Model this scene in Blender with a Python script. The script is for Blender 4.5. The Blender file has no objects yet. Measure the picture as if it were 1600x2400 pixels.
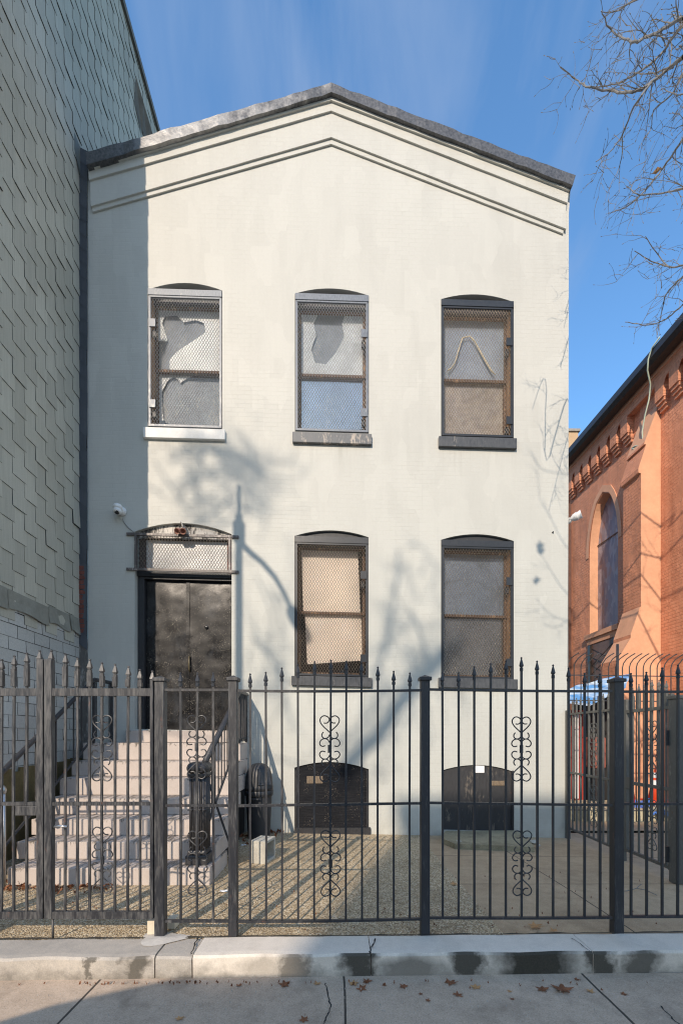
import bpy, bmesh, math, random
from mathutils import Vector, Matrix
R = math.radians
scene = bpy.context.scene
C = scene.collection
rnd = random.Random(7)

# ------------------------------------------------------------------ camera model (photo pixels 1600x2400)
F, CX, HZ, H = 1050.0, 800.0, 1725.0, 1.5
TH = R(0.6)
def ray(u, v):
    a = (u - CX) / F
    return Vector((a*math.cos(TH) + math.sin(TH), math.cos(TH) - a*math.sin(TH), (HZ - v) / F))
def onY(u, v, Y0=7.0, k=0.0):          # point on the vertical plane Y = Y0 + k X
    d = ray(u, v); t = Y0 / (d.y - k*d.x)
    return Vector((d.x*t, d.y*t, H + d.z*t))
def onZ(u, v, z=0.0):                  # point on a level plane
    d = ray(u, v); t = (z - H) / d.z
    return Vector((d.x*t, d.y*t, z))
KS = 0.0125                            # the street line runs slightly askew of the house front
def street(u, v, Y0=3.36): return onY(u, v, Y0, KS)
SUN_AZ, SUN_EL = R(18.2), R(28.7)
SUNV = Vector((-math.sin(SUN_AZ)*math.cos(SUN_EL), -math.cos(SUN_AZ)*math.cos(SUN_EL), math.sin(SUN_EL)))   # towards the sun
def tosun(p, dy):                      # walk from p towards the sun until Y has dropped by dy
    return p + SUNV * (dy / -SUNV.y)
SL = -0.0225                           # the old house has settled: its courses fall to the right

# ------------------------------------------------------------------ mesh helpers
class MB:
    def __init__(s): s.v = []; s.f = []
    def add(s, vs, fs):
        b = len(s.v); s.v += [tuple(p) for p in vs]; s.f += [tuple(i + b for i in f) for f in fs]; return s
    def box(s, x0, y0, z0, x1, y1, z1, shear=0.0, xc=0.0, jit=0.0):
        p = []
        for z in (z0, z1):
            for x, y in ((x0, y0), (x1, y0), (x1, y1), (x0, y1)):
                p.append((x + rnd.uniform(-jit, jit), y + rnd.uniform(-jit, jit), z + shear*(x - xc) + rnd.uniform(-jit, jit)))
        return s.add(p, [(0,3,2,1), (4,5,6,7), (0,1,5,4), (1,2,6,5), (2,3,7,6), (3,0,4,7)])
    def bbox(s, x0, y0, z0, x1, y1, z1, b=0.006):      # box with chamfered edges
        bm = bmesh.new(); bmesh.ops.create_cube(bm, size=1)
        for w in bm.verts:
            w.co = Vector(((x0+x1)/2 + w.co.x*(x1-x0), (y0+y1)/2 + w.co.y*(y1-y0), (z0+z1)/2 + w.co.z*(z1-z0)))
        bmesh.ops.bevel(bm, geom=bm.edges[:], offset=b, segments=2, affect='EDGES', profile=0.5)
        s.add([w.co[:] for w in bm.verts], [tuple(q.index for q in f.verts) for f in bm.faces]) if not bm.verts.index_update() else None
        bm.free(); return s
    def prism(s, pts, d):                               # pts: closed loop of 3D points, d: extrusion vector
        n = len(pts); d = Vector(d)
        a = [Vector(p) for p in pts]; b = [p + d for p in a]
        return s.add([p[:] for p in a + b], [tuple(range(n)), tuple(reversed(range(n, 2*n)))] +
                     [(i, i + n, (i+1) % n + n, (i+1) % n) for i in range(n)])
    def tube(s, pts, r, n=6, cap=True, rot=0.0):        # r: number or list
        pts = [Vector(p) for p in pts]
        if len(pts) < 2: return s
        rs = r if isinstance(r, (list, tuple)) else [r]*len(pts)
        vs = []; up = None
        for i, p in enumerate(pts):
            t = (pts[min(i+1, len(pts)-1)] - pts[max(i-1, 0)])
            t = t.normalized() if t.length > 1e-9 else Vector((0,0,1))
            if up is None:
                up = Vector((0,1,0)) if abs(t.y) < 0.9 else Vector((1,0,0))
            x = t.cross(up).normalized(); up = x.cross(t).normalized()
            for k in range(n):
                a = 2*math.pi*k/n + rot
                vs.append((p + (x*math.cos(a) + up*math.sin(a))*rs[i])[:])
        fs = []
        for i in range(len(pts)-1):
            for k in range(n):
                fs.append((i*n+k, i*n+(k+1) % n, (i+1)*n+(k+1) % n, (i+1)*n+k))
        if cap:
            fs.append(tuple(reversed(range(n)))); fs.append(tuple(range((len(pts)-1)*n, len(pts)*n)))
        return s.add(vs, fs)
    def bar(s, a, b, w): return s.tube([a, b], w*0.7071, 4, rot=math.pi/4)
    def lathe(s, prof, c, n=12, axis=None, rot=0.0):    # prof: (r, h) list along axis from c
        ax = Vector(axis).normalized() if axis else Vector((0,0,1))
        u = ax.orthogonal().normalized() if axis else Vector((1,0,0)); w = ax.cross(u)
        vs = []; c = Vector(c)
        for r, h in prof:
            for k in range(n):
                a = 2*math.pi*k/n + rot
                vs.append((c + ax*h + (u*math.cos(a) + w*math.sin(a))*max(r, 1e-4))[:])
        fs = [(i*n+k, i*n+(k+1) % n, (i+1)*n+(k+1) % n, (i+1)*n+k) for i in range(len(prof)-1) for k in range(n)]
        fs.append(tuple(reversed(range(n)))); fs.append(tuple(range((len(prof)-1)*n, len(prof)*n)))
        return s.add(vs, fs)
    def mesh(s, name, m, smooth=False):
        me = bpy.data.meshes.new(name); me.from_pydata(s.v, [], s.f); me.validate(); me.update()
        if m: me.materials.append(m)
        if smooth:
            for p in me.polygons: p.use_smooth = True
        return me
    def build(s, name, m, parent=None, smooth=False, label=None):
        o = bpy.data.objects.new(name, s.mesh(name, m, smooth)); C.objects.link(o)
        if parent is not None:
            o.parent = parent
            q = parent; off = Vector((0,0,0))
            while q is not None: off += q.location; q = q.parent
            o.location = -off                            # geometry is given in world coordinates
        if label: o['label'] = label
        return o
def fixnormals(o):
    bm = bmesh.new(); bm.from_mesh(o.data); bmesh.ops.recalc_face_normals(bm, faces=bm.faces[:]); bm.to_mesh(o.data); bm.free(); return o
def tag(o, label, cat, group=None):
    o['label'] = label; o['category'] = cat
    if group: o['group'] = group
    return o
def thing(name, label, cat, loc=(0,0,0), group=None):
    o = bpy.data.objects.new(name, None); C.objects.link(o); o.location = loc
    o.empty_display_size = 0.1
    return tag(o, label, cat, group)
def struct(o): o['kind'] = 'structure'; return o

# ------------------------------------------------------------------ material helpers
class NT:
    def __init__(s, name):
        s.m = bpy.data.materials.new(name); s.m.use_nodes = True
        s.t = s.m.node_tree; s.n = s.t.nodes; s.l = s.t.links
        s.b = s.n['Principled BSDF']
        s._co = None
    def co(s):
        if s._co is None: s._co = s.n.new('ShaderNodeTexCoord').outputs['Object']
        return s._co
    def pos(s): return s.n.new('ShaderNodeNewGeometry').outputs['Position']
    def nrm(s): return s.n.new('ShaderNodeNewGeometry').outputs['Normal']
    def gen(s): return s.n.new('ShaderNodeTexCoord').outputs['Generated']
    def set(s, sock, v):
        if hasattr(v, 'is_output') or isinstance(v, bpy.types.NodeSocket): s.l.new(v, sock)
        else:
            if sock.type == 'RGBA' and not isinstance(v, (int, float)): v = tuple(v) + ((1,) if len(v) == 3 else ())
            sock.default_value = v
    def map(s, scale=(1,1,1), rot=(0,0,0), loc=(0,0,0), vec=None):
        n = s.n.new('ShaderNodeMapping'); s.l.new(vec or s.co(), n.inputs['Vector'])
        n.inputs['Scale'].default_value = scale; n.inputs['Rotation'].default_value = rot; n.inputs['Location'].default_value = loc
        return n.outputs[0]
    def noise(s, scale, detail=4, rough=0.55, vec=None, dist=0.0):
        n = s.n.new('ShaderNodeTexNoise'); s.l.new(vec or s.co(), n.inputs['Vector'])
        n.inputs['Scale'].default_value = scale; n.inputs['Detail'].default_value = detail
        n.inputs['Roughness'].default_value = rough; n.inputs['Distortion'].default_value = dist
        return n.outputs['Fac']
    def vor(s, scale, vec=None, feat='F1', out='Distance', rand=1.0):
        n = s.n.new('ShaderNodeTexVoronoi'); n.feature = feat; s.l.new(vec or s.co(), n.inputs['Vector'])
        n.inputs['Scale'].default_value = scale; n.inputs['Randomness'].default_value = rand
        return n.outputs[out]
    def ramp(s, fac, stops, interp='LINEAR'):
        n = s.n.new('ShaderNodeValToRGB'); s.set(n.inputs[0], fac); e = n.color_ramp.elements
        n.color_ramp.interpolation = interp
        while len(e) < len(stops): e.new(0.5)
        for q, (p, c) in zip(e, stops):
            q.position = p
            q.color = (c, c, c, 1) if isinstance(c, (int, float)) else tuple(c) + (1,)
        return n.outputs[0]
    def mix(s, fac, a, b, mode='MIX'):
        n = s.n.new('ShaderNodeMix'); n.data_type = 'RGBA'; n.blend_type = mode
        s.set(n.inputs[0], fac); s.set(n.inputs[6], a); s.set(n.inputs[7], b)
        return n.outputs[2]
    def math(s, op, a, b=0.0, c=0.0, clamp=False):
        n = s.n.new('ShaderNodeMath'); n.operation = op; n.use_clamp = clamp
        s.set(n.inputs[0], a); s.set(n.inputs[1], b); s.set(n.inputs[2], c)
        return n.outputs[0]
    def xyz(s, vec=None):
        n = s.n.new('ShaderNodeSeparateXYZ'); s.l.new(vec or s.pos(), n.inputs[0]); return n.outputs
    def comb(s, x, y, z):
        n = s.n.new('ShaderNodeCombineXYZ')
        for i, q in enumerate((x, y, z)): s.set(n.inputs[i], q)
        return n.outputs[0]
    def bump(s, h, strength=0.3, dist=0.01, prev=None):
        n = s.n.new('ShaderNodeBump'); s.set(n.inputs['Height'], h)
        n.inputs['Strength'].default_value = strength; n.inputs['Distance'].default_value = dist
        if prev: s.l.new(prev, n.inputs['Normal'])
        s.l.new(n.outputs[0], s.b.inputs['Normal']); return n.outputs[0]
    def out(s, col=None, rough=None, metal=None, spec=None):
        for k, v in (('Base Color', col), ('Roughness', rough), ('Metallic', metal), ('Specular IOR Level', spec)):
            if v is not None: s.set(s.b.inputs[k], v)
        return s.m
def sc(c, k): return tuple(min(1, x*k) for x in c)
def plain(name, col, rough=0.7, var=0.25, scale=6, bump=0.15, bscale=60, metal=0.0, spec=0.5, bdist=0.004):
    t = NT(name)
    a = t.noise(scale, 6, 0.6); b = t.noise(scale*7, 3)
    f = t.math('ADD', t.math('MULTIPLY', a, 0.7), t.math('MULTIPLY', b, 0.3))
    c = t.ramp(f, [(0.3, sc(col, 1-var)), (0.7, sc(col, 1+var))])
    if bump: t.bump(t.noise(bscale, 4), bump, bdist)
    return t.out(c, rough, metal, spec)

# ---- painted brick front
def painted_brick(name, col, dirt=0.25, bump=0.35, mk=0.16, rot=True, axis='X', w=0.205, h=0.0685):
    t = NT(name)
    x, y, z = t.xyz(t.co())
    zz = t.math('ADD', z, t.math('MULTIPLY', x, -SL)) if rot else z
    hor = x if axis == 'X' else y
    wob = t.math('MULTIPLY', t.math('SUBTRACT', t.noise(1.3, 3), 0.5), 0.03)
    v = t.comb(hor, t.math('ADD', zz, wob), 0.0)
    br = t.n.new('ShaderNodeTexBrick'); t.l.new(v, br.inputs['Vector'])
    br.inputs['Scale'].default_value = 1.0; br.inputs['Mortar Size'].default_value = 0.006
    br.inputs['Brick Width'].default_value = w; br.inputs['Row Height'].default_value = h
    br.inputs['Mortar Smooth'].default_value = 0.6; br.inputs['Color1'].default_value = (1,1,1,1); br.inputs['Color2'].default_value = (0.75,0.75,0.75,1)
    br.inputs['Mortar'].default_value = (0,0,0,1); br.inputs['Bias'].default_value = -0.3
    mort = br.outputs['Fac']
    patchy = t.ramp(t.noise(1.1, 5, 0.65), [(0.38, 0.0), (0.62, 1.0)])
    big = t.noise(0.55, 5, 0.6)
    streak = t.noise(1.0, 5, 0.65, vec=t.map((3.2, 3.2, 0.5)))
    fine = t.noise(28, 4, 0.6)
    c = t.ramp(t.math('ADD', t.math('MULTIPLY', big, 0.5), t.math('MULTIPLY', streak, 0.5)),
               [(0.32, sc(col, 1-dirt*0.55)), (0.5, col), (0.68, sc(col, 1+dirt*0.22))])
    c = t.mix(t.math('MULTIPLY', t.ramp(fine, [(0.35, 1.0), (0.6, 0.0)]), 0.10), c, sc(col, 0.72))
    c = t.mix(t.math('MULTIPLY', t.math('MULTIPLY', mort, patchy), mk), c, sc(col, 0.6))
    vp_ = t.n.new('ShaderNodeTexVoronoi'); vp_.distance = 'CHEBYCHEV'; t.l.new(t.map((2.6, 2.6, 1.3)), vp_.inputs['Vector']); vp_.inputs['Scale'].default_value = 1.6
    pt_ = t.xyz(vp_.outputs['Color'])[0]
    c = t.mix(t.ramp(pt_, [(0.55, 0.0), (0.95, 0.20)]), c, sc(col, 0.86)); c = t.mix(t.ramp(pt_, [(0.05, 0.28), (0.35, 0.0)]), c, sc(col, 1.10))
    blot = t.ramp(t.noise(9, 3, 0.5), [(0.66, 0.0), (0.72, 1.0)])
    c = t.mix(t.math('MULTIPLY', blot, 0.10), c, (0.75, 0.74, 0.68))
    hh = t.math('ADD', t.math('MULTIPLY', br.outputs['Color'], 0.8), t.math('MULTIPLY', fine, 0.45))
    hh = t.math('ADD', t.math('MULTIPLY', hh, t.math('ADD', t.math('MULTIPLY', patchy, 1.0), 0.08)), t.math('MULTIPLY', t.noise(3.5, 3), 1.2))
    t.bump(hh, bump, 0.006 if axis == 'X' else 0.014)
    return t, c
t, c = painted_brick('cream_painted_brick', (0.55, 0.54, 0.49), 0.17, 0.3, 0.10)
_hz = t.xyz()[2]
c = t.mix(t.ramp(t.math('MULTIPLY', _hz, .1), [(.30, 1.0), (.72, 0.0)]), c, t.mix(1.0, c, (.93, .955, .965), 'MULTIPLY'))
for (u_, v_, w_) in ((431, 1030, .62), (778, 1041, .62), (1120, 1051, .62), (778, 1610, .62), (1120, 1615, .62)):
    q_ = fp(u_, v_) if False else onY(u_, v_, 7.0); X_, Y_, Z_ = t.xyz()
    inx = t.ramp(t.math('MULTIPLY', t.math('ABSOLUTE', t.math('SUBTRACT', X_, q_.x)), 1.0), [(w_-.08, 1.0), (w_+.02, 0.0)])
    dz_ = t.math('SUBTRACT', q_.z, Z_); bel = t.math('MULTIPLY', t.ramp(dz_, [(0.0, 1.0), (.55, 0.0)]), t.math('GREATER_THAN', dz_, 0.0))
    st_ = t.ramp(t.noise(9, 4, .7, vec=t.map((1, 1, .06))), [(.50, 0.0), (.68, .30)])
    c = t.mix(t.math('MULTIPLY', st_, t.math('MULTIPLY', inx, bel)), c, (.30, .285, .24))
# grime near the ground
gx, gy, gz = t.xyz()
gm = t.math('MULTIPLY', t.ramp(gz, [(0.0, 1.0), (0.35, 0.0)]), t.ramp(t.noise(5, 5), [(0.4, 0.0), (0.65, 1.0)]))
c = t.mix(t.math('MULTIPLY', gm, 0.3), c, (0.28, 0.26, 0.21))
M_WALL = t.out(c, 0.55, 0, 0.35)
t, c = painted_brick('terracotta_painted_brick', (0.70, 0.31, 0.18), 0.55, 1.0, 0.55, rot=False, axis='Y', w=0.22, h=0.075)
M_CHURCH = t.out(c, 0.75, 0, 0.3)
M_CHURCH_TRIM = plain('terracotta_painted_stone', (0.70, 0.375, 0.225), 0.75, 0.15, 2.5, 0.25, 18)

def chipped(name, base, wear, amount=0.5, rough=0.45, rust=True, scale=9, metal=0.0):
    t = NT(name)
    v = t.map((1, 1, 0.35), vec=t.pos())
    a = t.noise(scale, 6, 0.7, vec=v); b = t.noise(scale*6, 4, 0.6, vec=v)
    f = t.math('ADD', t.math('MULTIPLY', a, 0.65), t.math('MULTIPLY', b, 0.35))
    k = 0.68 - 0.22*amount
    c = t.mix(t.ramp(f, [(k, 0.0), (k+0.07, 1.0)]), t.ramp(b, [(0.3, sc(base, 0.8)), (0.7, sc(base, 1.3))]), wear)
    if rust:
        r = t.ramp(t.noise(scale*1.7, 5, 0.7, vec=t.map((1,1,0.5), loc=(3.1, 7, 2), vec=t.pos())), [(0.66, 0.0), (0.72, 1.0)])
        c = t.mix(t.math('MULTIPLY', r, 0.7), c, (0.16, 0.055, 0.025))
    t.bump(f, 0.25, 0.003)
    return t.out(c, t.ramp(b, [(0.3, rough-0.12), (0.7, rough+0.15)]), metal, 0.5)
M_IRON_BASE = (0.034, 0.034, 0.037)
# the fence: worn grey-bare at the left, darker towards the right
def fence_mat():
    t = NT('worn_black_iron')
    v = t.map((1, 1, 0.12), vec=t.pos())
    a = t.noise(34, 6, 0.7, vec=v); b = t.noise(120, 4, 0.6, vec=v)
    f = t.math('ADD', t.math('MULTIPLY', a, 0.65), t.math('MULTIPLY', b, 0.35))
    x, y, z = t.xyz()
    lef = t.ramp(t.math('MULTIPLY_ADD', x, 0.25, 0.75), [(0.25, 1.0), (0.72, 0.0)])       # worn on the left half
    f2 = t.math('ADD', f, t.math('MULTIPLY', lef, 0.10))
    c = t.mix(t.ramp(f2, [(0.54, 0.0), (0.70, 1.0)]), (0.024, 0.025, 0.029), (0.105, 0.102, 0.098))
    r = t.ramp(t.noise(14, 5, 0.7, vec=t.map((1,1,0.5), loc=(3.1, 7, 2), vec=t.pos())), [(0.64, 0.0), (0.71, 1.0)])
    c = t.mix(t.math('MULTIPLY', r, t.math('MULTIPLY_ADD', lef, 0.25, 0.2)), c, (0.20, 0.075, 0.04))
    t.bump(f, 0.3, 0.002)
    return t.out(c, t.ramp(f, [(0.35, 0.3), (0.65, 0.6)]), 0.0, 0.5)
M_FENCE = fence_mat()
M_IRON = chipped('black_painted_iron', M_IRON_BASE, (0.12, 0.11, 0.10), 0.45)
M_GRILLE_DARK = chipped('dark_grille_paint', (0.018, 0.022, 0.028), (0.17, 0.165, 0.16), 0.12, 0.4, False, 14)
M_GRILLE_SILVER = chipped('silver_grille_paint', (0.20, 0.22, 0.245), (0.46, 0.45, 0.42), 0.4, 0.42, True, 10, 0.0)
M_GRILLE_STEEL = chipped('grey_steel_grille', (0.15, 0.17, 0.20), (0.45, 0.44, 0.42), 0.35, 0.42, False, 10, 0.0)
M_MESH_DARK = chipped('rusting_wire_mesh', (0.17, 0.14, 0.115), (0.46, 0.385, 0.28), 0.7, 0.5, True, 45, 0.3)
M_MESH_SILVER = chipped('bright_wire_mesh', (0.24, 0.24, 0.24), (0.5, 0.46, 0.38), 0.6, 0.4, True, 5, 0.4)
M_SASH = chipped('old_brown_sash_wood', (0.10, 0.055, 0.03), (0.42, 0.24, 0.12), 0.6, 0.7, False, 8)
M_JAMB = chipped('bare_tan_jamb_wood', (0.34, 0.19, 0.095), (0.50, 0.34, 0.20), 0.6, 0.8, False, 6)
M_DARKWOOD = chipped('black_painted_wood', (0.022, 0.023, 0.026), (0.16, 0.14, 0.12), 0.3, 0.5, False, 12)
M_INTERIOR = plain('dark_room', (0.03, 0.028, 0.026), 0.9, 0.2, 3, 0)
M_SILL_WHITE = plain('white_painted_stone', (0.78, 0.77, 0.73), 0.6, 0.1, 8, 0.2, 40)
M_SILL_DARK = chipped('dark_painted_sill', (0.06, 0.064, 0.07), (0.33, 0.29, 0.24), 0.35, 0.45, False, 7)
M_SILL_WORN = chipped('worn_painted_sill', (0.11, 0.115, 0.12), (0.42, 0.36, 0.30), 0.75, 0.5, False, 6)

def glass(name, tint=(1,1,1), refl=0.22, rough=0.04):
    t = NT(name); t.n.remove(t.b)
    tr = t.n.new('ShaderNodeBsdfTransparent'); tr.inputs[0].default_value = tint + (1,)
    gl = t.n.new('ShaderNodeBsdfGlossy'); gl.inputs['Roughness'].default_value = rough
    bp = t.n.new('ShaderNodeBump'); bp.inputs['Strength'].default_value = 0.25; bp.inputs['Distance'].default_value = 0.02
    t.l.new(t.noise(2.2, 2), bp.inputs['Height']); t.l.new(bp.outputs[0], gl.inputs['Normal'])
    fr = t.n.new('ShaderNodeLayerWeight'); fr.inputs['Blend'].default_value = 0.25
    f = t.math('ADD', t.math('MULTIPLY', fr.outputs['Fresnel'], 0.7), refl, clamp=True)
    mx = t.n.new('ShaderNodeMixShader'); t.l.new(f, mx.inputs[0]); t.l.new(tr.outputs[0], mx.inputs[1]); t.l.new(gl.outputs[0], mx.inputs[2])
    t.l.new(mx.outputs[0], t.n['Material Output'].inputs[0]); return t.m
M_GLASS = glass('window_glass', (0.95, 0.96, 0.97), 0.05)
M_GLASS_MIRROR = glass('reflecting_glass', (0.8, 0.84, 0.9), 0.42, 0.08)
M_SHEET = plain('white_plastic_sheet', (0.86, 0.86, 0.83), 0.6, 0.10, 4, 0.3, 9)
M_SHEET_GREY = plain('grey_film', (0.20, 0.225, 0.25), 0.5, 0.3, 5, 0.3, 12)
M_BACKING_BLUE = plain('blue_grey_backing', (0.30, 0.35, 0.41), 0.5, 0.2, 4, 0.2, 20)  # backs panes; in the upper middle window its blue paints a sky reflection
M_BEIGE = plain('beige_blind', (0.86, 0.74, 0.62), 0.8, 0.1, 3, 0.1, 30)
M_DUSTY = plain('brown_dusty_board', (0.40, 0.345, 0.29), 0.85, 0.35, 9, 0.3, 40)
M_DARKPANE = plain('charcoal_board', (0.085, 0.083, 0.082), 0.6, 0.4, 3, 0.2, 20)
M_ROPE = plain('pale_rope', (0.66, 0.58, 0.42), 0.9, 0.15, 30, 0.5, 120)

def door_mat():
    t = NT('worn_black_steel_door')
    low = t.noise(2.6, 1, 0.4); mid = t.noise(7, 5, 0.65); fine = t.noise(70, 3, 0.6); sp = t.vor(75, feat='F1')
    clus = t.ramp(t.noise(3.2, 5, 0.65), [(0.36, 0.0), (0.66, 1.0)])
    size = t.math('MULTIPLY', t.math('POWER', t.noise(55, 2), 2.0), t.math('MULTIPLY_ADD', clus, 1.1, 0.25))
    m = t.math('LESS_THAN', sp, t.math('MULTIPLY', size, 0.55))
    c = t.mix(t.ramp(mid, [(0.4, 0.0), (0.72, 1.0)]), (0.008, 0.008, 0.009), (0.022, 0.021, 0.02))
    scuff_glint = t.ramp(t.noise(3.1, 6, .7, vec=t.map((1,1,.6), loc=(7, 1, 3))), [(.52, 0.0), (.74, .18)])
    c = t.mix(scuff_glint, c, (.16, .18, .21)); c = t.mix(m, c, (0.42, 0.38, 0.31))  # pale scuffs whose cool grey also paints in neutral glints
    h = t.math('ADD', t.math('MULTIPLY', low, 1.0), t.math('ADD', t.math('MULTIPLY', mid, .05), t.math('MULTIPLY', fine, .022)))
    t.bump(h, 1.0, 0.022)
    return t.out(c, t.ramp(t.noise(4, 5, .7, vec=t.map((1,1,1), loc=(2, 5, 1))), [(0.35, 0.22), (0.65, 0.46)]), 0.0, 0.26)
M_DOOR = door_mat()
def board_mat():
    t = NT('black_painted_plywood')
    g = t.noise(3, 6, 0.7, vec=t.map((1.2, 1, 22))); s = t.vor(45)
    c = t.mix(t.ramp(g, [(0.45, 0.0), (0.75, 1.0)]), (0.010, 0.011, 0.014), (0.03, 0.03, 0.032))
    m = t.math('MULTIPLY', t.math('LESS_THAN', s, 0.2), t.ramp(t.noise(6, 4), [(0.5, 0.0), (0.6, 0.7)]))
    c = t.mix(m, c, (0.3, 0.25, 0.19))
    t.bump(g, 0.6, 0.008); return t.out(c, 0.55, 0, 0.12)
M_BOARD = board_mat()
M_PANEL = chipped('weathered_black_panel', (0.03, 0.03, 0.032), (0.13, 0.11, 0.09), 0.55, 0.6, True, 5)
M_TYMP = chipped('flaking_white_over_black', (0.05, 0.045, 0.04), (0.62, 0.58, 0.52), 1.0, 0.7, False, 6)
M_RED = chipped('old_red_paint', (0.05, 0.035, 0.03), (0.26, 0.04, 0.025), .7, .6, False, 7)
def coping_mat():
    t = NT('patched_roofing_felt')
    a = t.noise(3.5, 6, 0.7); b = t.noise(30, 4)
    x, y, z = t.xyz()
    lit_silver = t.ramp(t.math('ADD', t.math('MULTIPLY', a, 0.8), t.math('MULTIPLY_ADD', x, -0.075, 0.0)), [(0.42, 0.0), (0.66, 1.0)])
    lit_silver = t.math('MULTIPLY', lit_silver, t.ramp(t.math('MULTIPLY_ADD', x, .1, .5), [(.19, 0.0), (.22, 1.0)]))  # sunlit stretch coloured silver, left end kept dark where the neighbour's shade falls
    c = t.mix(lit_silver, t.ramp(b, [(0.3, (0.05, 0.052, 0.056)), (0.7, (0.13, 0.13, 0.135))]), (0.40, 0.39, 0.375))
    t.bump(t.math('ADD', a, t.math('MULTIPLY', b, 0.2)), 0.5, 0.02)
    return t.out(c, 0.42, 0.25, 0.5)
M_COPING = coping_mat()
def shingle_mat(name, ca, cb, stri=True):
    t = NT(name)
    g = t.noise(14, 4, 0.6, vec=t.map((1, 6, 0.12) if stri else (3, 3, 3)))
    big = t.noise(0.5, 4); fine = t.noise(160, 3)
    at = t.n.new('ShaderNodeAttribute'); at.attribute_name = 'tone'
    f = t.math('ADD', t.math('MULTIPLY', g, 0.35), t.math('MULTIPLY', fine, 0.35))
    f = t.math('ADD', f, t.math('MULTIPLY', big, 0.3))
    c = t.ramp(f, [(0.33, ca), (0.66, cb)])
    c = t.mix(1.0, c, t.ramp(at.outputs['Fac'], [(0.0, 0.84), (1.0, 1.0)]), 'MULTIPLY')
    t.bump(t.math('ADD', g, fine), 0.4, 0.003)
    return t.out(c, 0.9, 0, 0.25)
M_SHINGLE = shingle_mat('grey_green_asphalt_shingle', (0.425, 0.40, 0.32), (0.64, 0.61, 0.51))
M_BRICKSIDING = shingle_mat('grey_granule_siding', (0.42, 0.41, 0.38), (0.68, 0.665, 0.61), False)
M_SLATE = shingle_mat('dark_slate_strip', (0.075, 0.085, 0.10), (0.13, 0.14, 0.155))
M_GAP = plain('black_gap', (0.02, 0.02, 0.02), 0.95, 0.1, 3, 0)
def stair_mat():
    t = NT('pink_painted_concrete')
    gx, gy, gz = t.xyz(t.gen())
    a = t.noise(4, 5); b = t.noise(60, 3)
    c = t.ramp(t.math('ADD', t.math('MULTIPLY', a, .6), t.math('MULTIPLY', b, .4)), [(0.3, (0.46, 0.40, 0.355)), (0.7, (0.56, 0.49, 0.44))])
    streak = t.noise(9, 8, 0.8, vec=t.map((2.4, 0.3, 0.8), vec=t.pos()))
    ed = t.ramp(gz, [(0.55, 0.0), (0.97, 1.0)])
    m = t.ramp(t.math('ADD', streak, t.math('MULTIPLY', ed, 0.24)), [(0.735, 0.0), (0.79, 1.0)])
    c = t.mix(t.math('MULTIPLY', m, 0.85), c, (0.115, 0.10, 0.08))
    t.bump(b, 0.3, 0.003); return t.out(c, 0.7, 0, 0.35)
M_STAIR = stair_mat()
def aggregate():
    t = NT('exposed_aggregate_concrete')
    p = t.pos()
    v = t.vor(92, vec=p); vc = t.vor(92, vec=p, out='Color'); v2 = t.vor(38, vec=p)
    big = t.noise(0.9, 5, 0.6, vec=p); mid = t.noise(7, 4, vec=p)
    r = t.xyz(vc)[0]
    c = t.ramp(r, [(0.0, (0.28, 0.20, 0.115)), (0.45, (0.62, 0.475, 0.29)), (0.8, (0.80, 0.65, 0.43)), (1.0, (0.92, 0.83, 0.65))])
    c = t.mix(t.ramp(v, [(0.45, 0.0), (0.8, 0.6)]), c, (0.16, 0.115, 0.07))
    c = t.mix(t.math('MULTIPLY', t.ramp(t.math('ADD', t.math('MULTIPLY', big, .6), t.math('MULTIPLY', mid, .4)), [(0.40, 1.0), (0.54, 0.0)]), 0.35), c, (0.20, 0.155, 0.10))
    t.bump(t.math('ADD', t.math('SUBTRACT', 1.0, v), t.math('MULTIPLY', mid, 1.5)), 1.0, 0.010)
    return t.out(c, 0.8, 0, 0.3)
M_AGG = aggregate()
def concrete(name, c0, c1, fine=140, joints=None, speck=True, stain=0.35, blot=None):
    t = NT(name); p = t.pos()
    big = t.noise(1.1, 6, 0.62, vec=p); mid = t.noise(11, 5, 0.6, vec=p); fi = t.noise(fine, 3, vec=p)
    f = t.math('ADD', t.math('MULTIPLY', big, .35), t.math('ADD', t.math('MULTIPLY', mid, .25), t.math('MULTIPLY', fi, .40)))
    c = t.ramp(f, [(0.36, c0), (0.62, c1)])
    if speck:
        c = t.mix(t.math('MULTIPLY', t.math('LESS_THAN', t.vor(55, vec=p), 0.16), 0.45), c, (0.55, 0.53, 0.49))
        c = t.mix(t.math('MULTIPLY', t.math('LESS_THAN', t.vor(70, vec=t.map((1,1,1), loc=(5,3,1), vec=p)), 0.14), 0.6), c, (0.05, 0.045, 0.04))
    st = t.ramp(t.noise(2.3, 6, 0.7, vec=t.map((1,1,1), loc=(9,2,0), vec=p)), [(0.5, 0.0), (0.7, 1.0)])
    c = t.mix(t.math('MULTIPLY', st, stain), c, sc(c0, 0.5))
    h = fi
    if joints or blot: x, y, z = t.xyz(p)
    if joints:
        jm = None
        wob = t.math('MULTIPLY', t.math('SUBTRACT', t.noise(3, 3, vec=p), 0.5), 0.02)
        for ax, val, w in joints:
            q = t.math('SUBTRACT', t.math('ADD', x if ax == 'x' else y, wob), val)
            m = t.math('LESS_THAN', t.math('ABSOLUTE', q), w)
            jm = m if jm is None else t.math('MAXIMUM', jm, m)
        c = t.mix(t.math('MULTIPLY', jm, 0.9), c, (0.03, 0.027, 0.022)); h = t.math('SUBTRACT', h, t.math('MULTIPLY', jm, 4.0))
    t.bump(h, 0.35, 0.003)
    return t, c
t, c = concrete('smooth_yard_slab', (0.35, 0.25, 0.155), (0.58, 0.435, 0.28), joints=[('x', 2.29, .006), ('y', 5.74, .006), ('y', 4.58, .006)])
M_SLAB = t.out(c, 0.8, 0, 0.3)
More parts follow.
